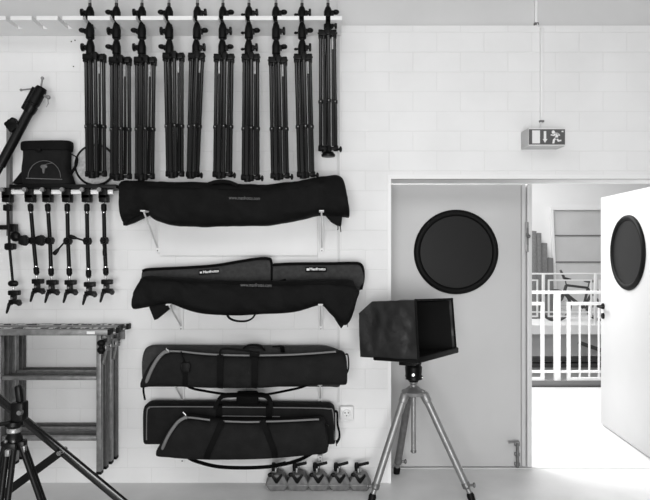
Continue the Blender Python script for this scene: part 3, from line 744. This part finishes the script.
mb = MB(); mb.box(PX(-14, 0), PX(17, 0), -.075, -.04, PZ(230, 0), PZ(225.5, 0), bevel=.003); mb.sphere(P(15.5, 236.5, -.08), .034, 1, .7, 1.0); mb.box(PX(11, -.06), PX(17, -.06), -.09, -.04, PZ(232, -.06), PZ(224, -.06), bevel=.004); mb.build('peg', 'black', rk)

# satchel
YT = -.10
st_ = thing('satchel', 'small black flap satchel with a round line emblem, standing on the arm rack', 'bag', (PX(48, YT), YT, tz1))
def zloft(rows, Yc, m, name, par, amp=.003, e=3.5, seed=0):
    rings = []
    for (yy, a, b, hd, sl) in crom(rows, 5):
        xa, xb = PX(a, Yc), PX(b, Yc); xc = (xa+xb)/2; hx = (xb-xa)/2; z = PZ(yy, Yc); rg = []
        for j in range(36):
            t = 2*PI*j/36; ca, sa = math.cos(t), math.sin(t)
            px = xc + math.copysign(abs(ca)**(2/e), ca)*hx
            p = Vector((px, Yc + math.copysign(abs(sa)**(2/e), sa)*hd, z + sl*(px-xc)))
            p.y += noise.noise(p*14 + Vector((seed, 0, 0)))*amp
            rg.append(p)
        rings.append(rg)
    return MB().rings(rings).build(name, m, par, angle=60)
bb_ = PZ(tz1, YT)
ybot = CY + (CAM_Z - tz1)/sc_at(YT)
zloft([(147, 24, 70, .05, .02), (152, 24.5, 70.5, .058, .0), (160, 24.5, 70, .064, 0), (170, 23.6, 70, .07, 0), (177, 24, 72, .074, 0), (ybot-2, 25, 74, .076, 0), (ybot-.2, 26, 73, .072, 0)], YT, 'nylon2', 'body', st_)
zloft([(141.8, 24, 71, .052, .018), (143, 22.8, 72, .064, .018), (147, 22.5, 72, .069, .012), (150.5, 23, 71.5, .071, .006), (151.3, 24, 71, .068, .004)], YT, 'nylon', 'flap', st_)
em = MB(); arc = [P(44.3+16.3*math.cos(a), 177.5-16.8*math.sin(a), YT-.078) for a in [PI*k/28 for k in range(29)]]
em.tube(arc, .0022); em.tube([P(44, 165, YT-.078), P(48, 163.7, YT-.078), P(53, 163, YT-.078)], .002)
em.build('emblem', 'logogrey', st_)
em = MB(); em.sphere(P(43.8, 166.6, YT-.076), .023, 1, .2, .6); em.prism([(PX(42.3, YT-.08), PZ(169.5, YT)), (PX(45, YT-.08), PZ(169.5, YT)), (PX(44.3, YT-.08), PZ(175, YT)), (PX(43, YT-.08), PZ(175, YT))], YT-.084, YT-.074)
em.build('emblem_mark', 'logogrey', st_)
edge_tube(st_, 'zip', [(26, 178.2), (43, 178.8), (62, 179.3)], YT-.078, .0025, 'piping')
MB().box(PX(41, YT), PX(46.5, YT), YT-.084, YT-.066, PZ(153, YT), PZ(150.2, YT), bevel=.003).build('clasp', 'rubber', st_)
band(st_, 'shoulder_strap', [(71, 154), (75, 156), (77, 158), (76.5, 164), (73.5, 170), (71, 174)], YT-.02, .03, .006)
flap(st_, 'side_gusset', [(24.5, 170), (13.2, 184), (26, 184)], YT-.02, YT+.03, 'nylon')

# reflector
YRf = -.045
rc = P(95.5, 164.6, YRf); rr = 20*sc_at(YRf)
rc.z = tz1 + rr + .0095
rf = thing('round_reflector', 'round grey fabric reflector with black rim leaning behind the leftmost light stands', 'reflector', (rc.x, YRf, tz1))
MB().prof(rc + Vector((0, -.004, 0)), rc + Vector((0, .004, 0)), [(0, rr), (1, rr)], n=48).build('fabric', 'reflector', rf)
MB().torus(rc, rr, .0085, n=56, k=8).build('rim', 'rubber', rf)

# ------------------------------------------------------------------ articulated arms
def clamp_top(px, Y, t):
    """super clamp gripping the rail"""
    x = PX(px, Y); zc = (rz0+rz1)/2
    mb = MB()
    mb.box(x-.020, x+.036, RY-.032, RY-.012, rz0-.03, rz1+.012, bevel=.006)
    mb.box(x-.018, x+.034, RY+.012, RY+.026, rz0-.03, rz1+.004, bevel=.005)
    mb.box(x-.018, x+.036, RY-.032, RY+.026, PZ(202.5, Y), rz0-.001, bevel=.006)
    c = mb.build('rail_clamp', 'black', t)
    mb = MB(); mb.prof((x-.004, RY-.062, zc+.010), (x-.004, RY-.03, zc+.010), [(0, .014), (.5, .016), (1, .011)], n=14); mb.build('clamp_screw', 'silver', c)
    return x
def arm(tag_, px_t, px_e, px_b, ye, yb, kind, label):
    Y = RY; t = thing('articulated_arm', label, 'arm', (PX(px_b, Y), Y, PZ(yb+24, Y)), 'articulated arms hanging from the white rail')
    clamp_top(px_t, Y, t)
    pt, pe, pb = P(px_t+.8, 204, Y), P(px_e, ye, Y), P(px_b, yb-6, Y)
    thin = kind == 'rod'
    r = .0085 if thin else .0125
    def seg(a, b, nm, lo, hi):
        d = (b-a); L = d.length; mb = MB()
        mb.cyl(a.lerp(b, lo), a.lerp(b, hi), r); o = mb.build(nm, 'black', t)
        if not thin:
            for q0, q1 in ((.0, .2), (.96, 1.0)) if nm == 'upper_tube' else ((.0, .04), (.78, .97)):
                MB().prof(a.lerp(b, q0), a.lerp(b, q1), [(0, .014), (.15, .0175), (.85, .0175), (1, .014)]).build('sleeve', 'rubber', o)
            q = .23 if nm == 'upper_tube' else .75
            MB().cyl(a.lerp(b, q-.012), a.lerp(b, q+.02), r+.0015).build('ring', 'chrome', o)
    MB().prof(P(px_t+.8, 202, Y), pt + Vector((0, 0, -.012)), [(0, .010), (.5, .006), (1, .011)]).build('stud', 'chrome', t)
    seg(pt, pe, 'upper_tube', 0, 1); seg(pe, pb, 'lower_tube', 0, 1)
    # elbow
    mb = MB(); mb.cyl(pe + Vector((0, -.026, 0)), pe + Vector((0, .026, 0)), .021)
    mb.box(pe.x-.024, pe.x+.024, pe.y-.014, pe.y+.014, pe.z-.024, pe.z+.022, bevel=.008)
    el = mb.build('elbow', 'black', t)
    if kind == 'knob':
        mb = MB(); kx = pe + Vector((-.045, -.03, 0)); 
        pts = []
        for j in range(30):
            a = 2*PI*j/30; q = .033*(1+.12*math.cos(5*a)); pts.append((kx.x+q*math.cos(a), kx.z+q*math.sin(a)))
        mb.prism(pts, kx.y-.018, kx.y+.012, .004); mb.cyl(kx + Vector((0, .01, 0)), pe, .009); mb.build('lock_knob', 'black', el)
    elif kind in ('lever_left', 'lever_right', 'lever_down'):
        e2 = {'lever_left': P(54.5, 253.5, Y-.04), 'lever_right': P(70.5, 236.5, Y-.04), 'lever_down': P(px_e+.5, 255, Y-.04)}[kind]
        s0 = pe + Vector((0, -.035, 0))
        mb = MB(); mb.cyl(s0 + Vector((0, .03, 0)), s0 + Vector((0, -.006, 0)), .012); mb.tube([s0, s0.lerp(e2, .6), e2], .006)
        dd = (e2 - s0).normalized(); mb.prof(e2 - dd*.045, e2 + dd*.008, [(0, .006), (.4, .012), (.85, .014), (1, .009)]); mb.build('lever', 'black', el)
    if thin:
        for q, nm in ((.0, 'coupler'),):
            MB().box(pt.x-.022, pt.x+.026, Y-.02, Y+.02, pt.z-.045, pt.z-.004, bevel=.006).build('coupler', 'black', t)
        c = P(px_e+1, ye, Y); MB().box(c.x-.03, c.x+.03, Y-.025, Y+.025, c.z-.02, c.z+.02, bevel=.008).build('coupler', 'black', t)
        c = P(px_b, yb-9, Y); MB().prof(c + Vector((-.028, 0, 0)), c + Vector((.028, 0, 0)), [(0, .013), (.2, .02), (.8, .02), (1, .013)]).build('coupler', 'black', t)
    # bottom clamp
    b = P(px_b, yb, Y)
    MB().prof(pb + Vector((0, 0, .0)), b + Vector((0, 0, .012)), [(0, .008), (.5, .0055), (1, .009)]).build('stud', 'chrome', t)
    mb = MB(); mb.box(b.x-.026, b.x+.042, Y-.022, Y+.022, b.z-.018, b.z+.014, bevel=.006)
    mb.box(b.x-.012, b.x+.018, Y-.018, Y+.018, b.z-.055, b.z-.016, bevel=.004)
    mb.prism([(b.x-.022, b.z-.046), (b.x+.04, b.z-.046), (b.x+.052, b.z-.070), (b.x+.042, b.z-.088), (b.x+.024, b.z-.070), (b.x-.022, b.z-.072)], Y-.02, Y+.02, .004)
    cl = mb.build('jaw_clamp', 'black', t)
    s0 = Vector((b.x-.008, Y-.032, b.z-.070)); e2 = s0 + Vector((-.014, -.008, -.062))
    mb = MB(); mb.cyl(s0 + Vector((0, .03, 0)), s0, .011); mb.prof(s0, e2, [(0, .012), (.3, .010), (.8, .008), (1, .005)], n=10); mb.build('clamp_lever', 'black', cl)
    mb = MB(); mb.cyl((b.x+.002, Y-.026, b.z-.036), (b.x+.002, Y-.019, b.z-.036), .008, n=10); mb.build('clamp_bolt', 'chrome', cl)
arms = [('a', 6.8, 9.5, 13.2, 246.5, 292.5, 'rod', 'thin black rod arm with couplers, leftmost on the white rail'),
        ('b', 29.5, 33.5, 36.8, 240.5, 281, 'knob', 'black articulated arm with round elbow knob, second from left on the rail'),
        ('c', 46.8, 50, 51.3, 240.5, 282, 'knob', 'black articulated arm with round elbow knob, third from left on the rail'),
        ('d', 66.4, 68, 69.5, 241, 282, 'lever_left', 'black articulated arm whose elbow lever points down to the left, fourth from left'),
        ('e', 86, 87.5, 88.7, 241, 284, 'lever_right', 'black articulated arm whose elbow lever stretches left to its neighbour, fifth from left'),
        ('f', 103, 104.5, 106, 240.5, 281.5, 'lever_down', 'black articulated arm with elbow lever hanging straight down, right end of the rail')]
for a in arms: arm(*a)

# ================================================================== BOOM POLE leaning at left
bt, b0 = P(40.5, 90.5, -.12), P(-187, 517.7, -.5); b0.z = 0.0
bp = thing('boom_pole', 'thick black boom pole with clamp head leaning diagonally at the far left', 'boom pole', b0)
dirv = (bt-b0).normalized(); side = Vector((dirv.z, 0, -dirv.x)).normalized()
L = (bt-b0).length
at = lambda s_: b0 + dirv*s_
MB().cyl(at(.04), at(L-.10), .024).build('outer_tube', 'tube', bp)
MB().cyl(at(L-.55), at(L-.15), .030).build('sleeve', 'darktube', bp)
MB().prof(at(0), at(.06), [(0, .028), (.8, .028), (1, .025)]).build('foot_cap', 'rubber', bp)
mb = MB(); mb.prof(at(L-.17), at(L+.02), [(0, .030), (.1, .036), (.28, .038), (.30, .033), (.36, .033), (.38, .038), (.9, .038), (1, .032)], n=20)
mb.obox(at(L-.16)-side*.036, at(L+.0)-side*.036, .045, .026, up=side, bevel=.005)
hd_ = mb.build('clamp_head', 'black', bp)
mb = MB(); p = at(L+.0); mb.cyl(p, p + Vector((.012, 0, .075)), .006); mb.sphere(p + Vector((.012, 0, .08)), .011); mb.build('spigot', 'silver', hd_)
mb = MB(); p2 = at(L-.01)-side*.05; mb.cyl(p2, p2 + Vector((-.07, 0, -.008)), .005); mb.sphere(p2 + Vector((-.075, 0, -.008)), .009); mb.build('lever', 'silver', hd_)
mb = MB(); p3 = at(L-.02)+side*.036; mb.cyl(p3-side*.02, p3 + side*.025, .009); mb.sphere(p3+side*.03, .014); mb.tube([p3+side*.025, p3+side*.03+Vector((0, 0, -.04)), p3+side*.015+Vector((0, 0, -.07))], .0035); mb.build('release_pin', 'silver', hd_)
mb = MB(); kx = P(13.5, 125.5, -.16)
pts = []
for j in range(36):
    a = 2*PI*j/36; q = .040*(1+.22*math.cos(4*a+.6)); pts.append((kx.x+q*math.cos(a), kx.z+q*math.sin(a)))
mb.prism(pts, kx.y-.03, kx.y+.02, .006); mb.cyl(kx, P(19, 132, -.15), .02); mb.build('lock_knob', 'black', bp)

# ================================================================== FOLDED TRESTLES
def trestle(name, label, Ys, xl, xr, over):
    ztop = 1.063; t = thing(name, label, 'trestle', ((xl+xr)/2, sum(Ys)/2, .173), 'folded metal trestles hung by the wall')
    for k, Y in enumerate(Ys):
        mb = MB(); mb.box(xl-.30, xr+over[k], Y-.026, Y+.026, ztop-.036, ztop, bevel=.004)
        tr = mb.build('top_rail', 'trestletop' if k else 'trestle', t)
        MB().box(xr+over[k]-.004, xr+over[k]+.012, Y-.028, Y+.028, ztop-.034, ztop+.002, bevel=.003).build('end_cap', 'rubber', tr)
        for x in (xl, xr):
            mb = MB(); mb.box(x-.0145, x+.0145, Y-.020, Y+.022, .188, ztop-.036, bevel=.003)
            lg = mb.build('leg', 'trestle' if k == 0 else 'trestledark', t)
            MB().box(x-.0165, x+.0165, Y-.022, Y+.022, .173, .193, bevel=.004).build('foot_cap', 'rubber', lg)
        for zc, h in ((.763, .024), (.393, .028)):
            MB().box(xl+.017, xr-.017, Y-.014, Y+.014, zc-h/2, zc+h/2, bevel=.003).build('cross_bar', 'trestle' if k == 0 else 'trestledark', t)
    for x in (xl-.022, xr+.022):
        mb = MB(); mb.obox((x, Ys[0]-.02, .953), (x, Ys[1]+.02, .943), .010, .055, bevel=.002); mb.obox((x, Ys[1], ztop-.06), (x, Ys[0], .848), .006, .03)
        lk = mb.build('locking_strut', 'trestle', t)
        mb = MB()
        for Y in Ys: mb.cyl((x-.014, Y, .948), (x+.014, Y, .948), .012, n=10)
        mb.build('pivot_bolt', 'chrome', lk)
    return t
trestle('folding_trestle', 'nearer of two folded grey steel trestles, with pale sticker on its top rail', (-.305, -.215), -2.0, -1.387, (.06, .08))
trestle('folding_trestle', 'rear folded steel trestle nearest the wall, its flecked top rail sticking out furthest right', (-.125, -.035), -2.0, -1.387, (.06, .085))
near = [o for o in bpy.data.objects if o.name == 'folding_trestle'][0]
MB().box(PX(87, -.33), PX(95, -.33), -.335, -.330, PZ(334, -.33), PZ(331.3, -.33)).build('sticker', 'logo', near)
mb = MB(); kx = P(101.2, 348, -.34); mb.sphere((kx.x, kx.y, kx.z+.03), .026, 1, .8, .8); mb.sphere((kx.x, kx.y, kx.z-.012), .026, 1, .8, .8); mb.cyl((kx.x, kx.y, kx.z+.045), (kx.x, kx.y, kx.z-.035), .014); mb.box(kx.x-.012, kx.x+.012, kx.y, -.32, kx.z-.02, kx.z+.02); mb.build('hinge_knob', 'rubber', near)
for x, w in ((-2.2, 'left'), (-1.352, 'right')):
    mb = MB(); mb.box(x-.010, x+.010, -.33, 0, 1.008, 1.0265, bevel=.003); mb.box(x-.02, x+.02, -.012, 0, .958, 1.05, bevel=.003)
    tag(mb.build('wall_hook', 'postgrey', loc=(x, 0, 1.0)), 'grey steel wall hook carrying the trestles at their %s end' % w, 'hook', 'hooks under the trestles')

# ================================================================== FOREGROUND BLACK TRIPOD AND STAND (left)
YT2 = -1.4
hub = P(14, 438, YT2)
tp = thing('video_tripod', 'black video tripod with slim pan head and silver bowl ring in the bottom left corner', 'tripod', (hub.x, YT2, 0))
mb = MB(); mb.prof(hub + Vector((0, 0, .024)), hub + Vector((0, 0, -.035)), [(0, .024), (.3, .034), (.7, .036), (1, .028)], n=24); mb.build('crown', 'black', tp)
mb = MB(); mb.prof(hub + Vector((0, 0, .045)), hub + Vector((0, 0, .024)), [(0, .026), (.2, .029), (.8, .029), (1, .025)], n=24); mb.build('bowl_ring', 'silver', tp)
for k, az in enumerate((8, -84, 172)):
    dx, dy = math.cos(R(az)), math.sin(R(az))
    top = hub + Vector((dx*.034, dy*.034, -.03)); bot = Vector((hub.x+dx*.26, YT2+dy*.26, .012))
    off = Vector((-dy, dx, 0))*.014
    mid = top.lerp(bot, .55)
    mb = MB(); mb.cyl(top+off, mid+off, .0125); mb.cyl(top-off, mid-off, .0125); mb.obox(mid+off*1.9, mid-off*1.9, .03, .045, bevel=.005); mb.obox(top+off*1.7, top-off*1.7, .03, .04, bevel=.006); lg = mb.build('leg', 'darktube', tp)
    mb = MB(); mb.cyl(mid, bot, .013); mb.build('lower_section', 'darktube', lg)
    mb = MB(); mb.prof(bot + Vector((0, 0, .03)), bot - Vector((0, 0, .012)), [(0, .016), (.4, .024), (1, .022)]); mb.build('rubber_foot', 'rubber', lg)
    a = top + Vector((dx*.012, dy*.012 - .012, -.006)); mb = MB(); mb.box(a.x-.009, a.x+.009, a.y-.012, a.y+.012, a.z-.022, a.z+.006, bevel=.003); mb.build('leg_joint', 'silver', lg)
h = hub + Vector((0, 0, .045))
mb = MB(); mb.prof(h, h + Vector((0, 0, .035)), [(0, .026), (.35, .038), (.8, .036), (1, .024)], n=24); mb.box(h.x-.004, h.x+.052, YT2-.03, YT2+.03, h.z+.03, h.z+.115, bevel=.010)
head = mb.build('pan_head', 'black', tp)
mb = MB(); mb.prof((h.x+.044, YT2-.046, h.z+.075), (h.x+.044, YT2-.028, h.z+.075), [(0, .010), (1, .012)]); mb.build('drag_dial', 'silverdark', head)
mb = MB(); mb.obox((h.x+.028, YT2, h.z+.10), (h.x+.018, YT2, h.z+.185), .034, .026, up=(1, 0, 0), bevel=.009); mb.build('camera_plate', 'black', head)
mb = MB(); mb.tube([(h.x, YT2-.03, h.z+.03), (h.x-.08, YT2-.05, h.z+.02), (h.x-.34, YT2-.12, h.z-.02)], .009); mb.build('pan_handle', 'rubber', head)
for s_ in (-.016, .016):
    mb = MB(); mb.sphere((hub.x+s_, YT2-.036, hub.z-.004), .008); mb.build('bowl_knob', 'silverdark', tp)

YL = -1.2
lx = PX(-42, YL); zt = PZ(404-.81*42, YL); zl = PZ(523, YL)
ls = thing('wind_up_stand', 'large black wind-up stand whose long braced leg crosses the bottom left corner', 'stand', (lx, YL, 0))
MB().prof((lx, YL, .16), (lx, YL, 1.62), [(0, .022), (1, .022)]).build('mast', 'tube', ls)
mb = MB(); mb.prof((lx, YL, zt+.07), (lx, YL, zt-.06), [(0, .03), (.3, .042), (1, .042)]); mb.build('upper_collar', 'black', ls)
mb = MB(); mb.prof((lx, YL, zl+.05), (lx, YL, zl-.05), [(0, .036), (1, .036)]); mb.build('lower_collar', 'black', ls)
foot = P(118, 500, YL); mslope = (foot.z - zt)/(foot.x - lx)
Rl = (zt - .02)/(-mslope)
for k, az in enumerate((0, 128, 205)):
    d = Vector((math.cos(R(az)), math.sin(R(az)), 0))
    top = Vector((lx, YL, zt)) + d*.03; bot = Vector((lx, YL, .022)) + d*Rl
    if k: bot = Vector((lx, YL, .022)) + d*Rl*.8
    mb = MB(); mb.obox(top, bot, .030, .036, up=(0, 0, 1), bevel=.008); lg = mb.build('leg', 'tube', ls)
    mb = MB(); mb.prof(bot - (bot-top).normalized()*.06, bot + Vector((0, 0, -.0)), [(0, .022), (.3, .024), (1, .020)]); mb.build('foot_cap', 'rubber', lg)
    j = top.lerp(bot, .385); j = top.lerp(bot, (PX(62, YL)-top.x)/(bot.x-top.x)) if k == 0 else j
    a = Vector((lx, YL, zl)) + d*.03
    mb = MB(); o_ = Vector((-d.y, d.x, 0))*.024
    mb.obox(a-o_, j-o_, .010, .036); mb.obox(a+o_, j+o_, .010, .036); br_ = mb.build('brace', 'darktube', lg)
    mb = MB(); mb.cyl(j-o_*1.5, j+o_*1.5, .011, n=12); mb.build('pivot_bolt', 'chrome', br_)

# ================================================================== HOOD ON SILVER TRIPOD
TX, TY = .568, -.150
HY = -.15
hubz = PZ(391, HY)
t2 = thing('camera_tripod', 'silver aluminium tripod with black ball head standing in front of the closed door', 'tripod', (TX, TY, 0))
hb_ = Vector((TX, TY, hubz))
mb = MB(); mb.prof(hb_ + Vector((0, 0, .03)), hb_ + Vector((0, 0, -.035)), [(0, .03), (.25, .05), (.45, .078), (.8, .072), (1, .03)], n=24); mb.build('crown', 'silver', t2)
mb = MB(); mb.prof(hb_ + Vector((0, 0, .065)), hb_ + Vector((0, 0, .02)), [(0, .022), (.3, .026), (.5, .02), (1, .026)], n=20); mb.build('column_collar', 'silver', t2)
mb = MB(); mb.cyl(hb_, (TX, TY, PZ(451, HY)), .016); cc = mb.build('centre_column', 'silver', t2)
mb = MB(); mb.prof((TX, TY, PZ(450, HY)), (TX, TY, PZ(453, HY)), [(0, .018), (.6, .020), (1, .010)]); mb.build('column_end', 'silverdark', cc)
yfz = 4.0
feet = []
for px, py, nm in ((371, 502.5, 'l'), (472.5, 501.5, 'r'), (396.5, 473.5, 'b')):
    D = CAM_Z*FPX/(py-CY); feet.append(Vector(((px-CX)*D/FPX, D-CAM_D, 0)))
for k, ft in enumerate(feet):
    d = Vector((ft.x-TX, ft.y-TY, 0)).normalized()
    top = hb_ + d*.068 + Vector((0, 0, -.012)); bot = ft + Vector((0, 0, .014))
    a1 = top.lerp(bot, .06); a2 = top.lerp(bot, .86)
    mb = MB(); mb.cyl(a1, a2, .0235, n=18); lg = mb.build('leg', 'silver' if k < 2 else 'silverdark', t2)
    mb = MB(); mb.cyl(top.lerp(bot, .80), top.lerp(bot, .955), .016); mb.build('lower_section', 'silver', lg)
    mb = MB(); mb.prof(top.lerp(bot, .84), top.lerp(bot, .90), [(0, .022), (.2, .026), (.8, .026), (1, .019)]); q = top.lerp(bot, .87); sd = Vector((-d.y, d.x, 0))*(1 if k != 0 else -1)
    sd = Vector((1, 0, 0)) if k != 0 else Vector((-1, 0, 0))
    mb.cyl(q, q + sd*.045, .008, n=10); mb.sphere(q + sd*.05, .014, .7, 1, 1.2); mb.build('leg_lock', 'silverdark', lg)
    mb = MB(); mb.prof(top.lerp(bot, .94), bot + Vector((0, 0, -.014)), [(0, .018), (.3, .024), (1, .021)]); mb.build('rubber_foot', 'rubber', lg)
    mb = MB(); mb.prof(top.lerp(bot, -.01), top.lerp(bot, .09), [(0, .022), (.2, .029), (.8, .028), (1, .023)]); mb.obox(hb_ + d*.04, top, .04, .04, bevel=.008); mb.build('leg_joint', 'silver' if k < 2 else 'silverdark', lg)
# ball head
z0 = hubz + .060; z1 = PZ(361.5, HY)
mb = MB(); mb.prof((TX, TY, z0), (TX, TY, z1-.012), [(0, .030), (.1, .036), (.16, .056), (.32, .056), (.38, .052), (.8, .055), (.9, .048), (1, .040)], n=24)
bh = mb.build('ball_head', 'black', t2)
mb = MB(); mb.prof((TX, TY, z1-.016), (TX, TY, z1), [(0, .05), (1, .052)], n=20); mb.build('head_plate', 'rubber', bh)
mb = MB()
for s_ in (-1, 1): mb.cyl((TX+s_*.04, TY-.01, z0+.03), (TX+s_*.056, TY-.012, z0+.03), .012, n=10)
mb.cyl((TX-.01, TY-.045, z0+.055), (TX-.01, TY-.060, z0+.055), .010, n=12); mb.build('lock_knob', 'chrome', bh)

# hood: tapered open box
D1, D2, D3 = 3.42, 3.76, 3.68
def HP(px, py, D): return Vector(((px-CX)*D/FPX, D-CAM_D, CAM_Z-(py-CY)*D/FPX))
N_t, N_b = HP(415.5, 300.2, D1), HP(418.5, 360.6, D1)
R_t, R_b = HP(452, 299, D2), HP(456, 351.5, D2)
L_t, L_b = HP(358.5, 313, D3), HP(360, 357, D3)
K_t = L_t + (R_t-N_t)*.80; K_b = L_b + (R_b-N_b)*.80
M_t = HP(372, 301.5, D3-.04); MK_t = M_t + (R_t-N_t)*.84     # shoulder of the roof
hd0 = thing('monitor_hood', 'black fabric shading hood, a tapered open box mounted on the silver tripod', 'hood', (TX, TY, z1))
def patch(mb, a, b, c, d, n1=20, n2=20, amp=.010, seed=0, inset=Vector((0, 0, 0))):
    """quad a-b-c-d subdivided with soft wrinkles"""
    nrm = (b-a).cross(d-a).normalized(); g = []
    for i in range(n1+1):
        row = []
        for j in range(n2+1):
            u, v = i/n1, j/n2
            p = a.lerp(b, u).lerp(d.lerp(c, u), v)
            w = math.sin(PI*u)*math.sin(PI*v)
            q = p*7 + Vector((seed, 0, 0))
            p = p + nrm*(noise.noise(q)*amp + (abs(noise.noise(Vector((p.x*9+p.z*14, p.y*9, p.z*5-p.x*7+seed))))-.2)*amp*1.4)*min(1, w*2.5) + noise.noise_vector(p*8)*min(.007, amp*.5)
            row.append(mb.bm.verts.new(p))
        g.append(row)
    for i in range(n1):
        for j in range(n2): mb.bm.faces.new((g[i][j], g[i+1][j], g[i+1][j+1], g[i][j+1]))
def shell(mb, k=0.0, amp=.016, back=True, s=0):
    c = (N_t+N_b+R_t+R_b+L_t+L_b+K_t+K_b)/8
    f = lambda p: p + (c-p)*k
    n_t, n_b, r_t, r_b, l_t, l_b, k_t, k_b, m_t, mk_t = map(f, (N_t, N_b, R_t, R_b, L_t, L_b, K_t, K_b, M_t, MK_t))
    m_b = l_b.lerp(n_b, .22); mk_b = k_b.lerp(r_b, .22)
    patch(mb, n_t, m_t, m_b, n_b, amp=amp, seed=1+s); patch(mb, m_t, l_t, l_b, m_b, n1=5, amp=amp*.6, seed=2+s)
    patch(mb, r_t, mk_t, mk_b, r_b, amp=amp, seed=3+s); patch(mb, mk_t, k_t, k_b, mk_b, n1=5, amp=amp*.6, seed=4+s)
    patch(mb, n_t, r_t, mk_t, m_t, amp=amp*.6, seed=5+s); patch(mb, m_t, mk_t, k_t, l_t, n2=5, amp=amp*.5, seed=6+s)
    patch(mb, n_b, m_b, mk_b, r_b, amp=amp*.4, seed=7+s); patch(mb, m_b, l_b, k_b, mk_b, n1=5, amp=amp*.4, seed=8+s)
    patch(mb, l_t, k_t, k_b, l_b, amp=amp*.4, seed=9+s)
    bmesh.ops.remove_doubles(mb.bm, verts=mb.bm.verts, dist=.0015)
mb = MB(); shell(mb); mb.build('outer_cloth', 'hood', hd0, angle=40)
mb = MB(); shell(mb, .068, .002, s=20); mb.build('lining', 'hoodin', hd0, angle=40)
mb = MB()
loop = [N_t, R_t, R_b, N_b]
for a, b in zip(loop, loop[1:]+loop[:1]): mb.cyl(a, b, .0065, n=10)
for p in loop: mb.sphere(p, .0075)
mb.build('rim_seam', 'nylon', hd0)
mb = MB(); mb.obox(L_b.lerp(N_b, .25)+Vector((0, 0, -.004)), N_b+Vector((0, 0, -.004)), .02, .02, bevel=.006); mb.obox(N_b+Vector((0, 0, .002)), R_b+Vector((.01, 0, .010)), .02, .036, bevel=.008)
mb.build('base_edge', 'rubber', hd0)
cb = (N_b+R_b+L_b+K_b)/4
mb = MB(); mb.obox(Vector((TX, TY, z1+.011)), Vector((cb.x, cb.y, z1+.011)), .10, .022, bevel=.004)
mb.build('mount_plate', 'rubber', hd0)

# ================================================================== STEEL-GREY WEIGHTS
def weight_proto():
    t = thing('boom_weight', '', 'weight', (0, 0, 0), 'grey boom weights on the floor')
    hexo = [(-.052, .0), (.052, .0), (.087, .042), (.056, .098), (.030, .112), (-.030, .112), (-.056, .098), (-.087, .042)]
    MB().prism(hexo, -.055, .055, .010).build('body', 'weight', t)
    mb = MB(); mb.box(-.080, .080, -.060, .060, .039, .045, bevel=.002); mb.build('seam_band', 'silverdark', t)
    mb = MB(); mb.prism([(-.05, .118), (-.036, .128), (-.002, .088), (.034, .122), (.043, .110), (.006, .058), (-.010, .060)], -.073, -.050, .004); mb.build('clamp_jaw', 'black', t)
    mb = MB(); mb.cyl((.0, -.0, .12), (.0, -.0, .168), .011); mb.cyl((-.012, 0, .115), (-.012, 0, .145), .02); n_ = mb.build('threaded_post', 'chrome', t)
    mb = MB(); mb.prof((-.026, -.005, .125), (-.026, -.005, .178), [(0, .014), (.5, .017), (1, .014)]); mb.obox((-.032, -.01, .160), (.066, -.025, .186), .018, .020, bevel=.006); mb.build('t_handle', 'rubber', n_)
    mb = MB(); mb.sphere((-.048, -.06, .115), .017, 1.2, .7, .9); mb.build('side_knob', 'black', t)
    return t
wp = weight_proto()
wl = ['grey cast weight with black T-handle, leftmost in the row on the floor', 'smooth-faced grey weight with black T-handle, second from left in the floor row',
      'middle one of the five grey weights standing in a row on the floor', 'grey weight with black T-handle, fourth from left in the floor row', 'grey weight at the right end of the floor row, beside the silver tripod leg']
for i, px in enumerate((276.5, 297.8, 318.3, 339.5, 360.5)):
    o = wp if i == 0 else copy_tree(wp)
    o['label'] = wl[i]; o.location = (PX(px, -.155), -.100, 0)
    o.rotation_euler = (0, 0, R((2, -3, 1, 3, -2)[i])); o.scale = (.87, .87, .95)

# ================================================================== CAMERA, LIGHT
cam = bpy.data.cameras.new('camera'); co = bpy.data.objects.new('camera', cam); col.objects.link(co)
co.location = (0, -CAM_D, CAM_Z); co.rotation_euler = (R(90), 0, 0)
cam.sensor_fit = 'HORIZONTAL'; cam.sensor_width = 36; cam.lens = 36*FPX/650; cam.shift_y = 2/650; cam.clip_end = 60
sc.camera = co

def area(name, loc, target, sx, sy, power):
    l = bpy.data.lights.new(name, 'AREA'); l.shape = 'RECTANGLE'; l.size = sx; l.size_y = sy; l.energy = power
    o = bpy.data.objects.new(name, l); col.objects.link(o); o.location = loc
    o.rotation_euler = (Vector(target)-Vector(loc)).to_track_quat('-Z', 'Y').to_euler()
    return o
area('overhead_fill', (-.6, -5.0, 4.4), (-.6, -4.4, 0), 8, 3.2, 178)  # unseen overhead fill, added to lift the floor and even out the wall
area('window_light', (-.1, -6.5, 1.0), (.1, 0, .2), 3.2, 1.7, 232)
area('hall_skylight', (1.8, 6.0, 6.5), (1.8, 6.0, 0), 6, 7, 800)
area('open_leaf_fill', (.2, 1.9, 3.0), (1.9, 1.2, .6), 1.4, 1.4, 140)  # added fill, no real fitting; brightens the open door leaf
w = bpy.data.worlds.new('world'); sc.world = w; w.use_nodes = True
w.node_tree.nodes['Background'].inputs['Color'].default_value = (1, 1, 1, 1)
w.node_tree.nodes['Background'].inputs['Strength'].default_value = .17
vs = sc.view_settings; vs.view_transform = 'Standard'; vs.look = 'None'; vs.gamma = 1; vs.exposure = 0.0; vs.use_curve_mapping = False
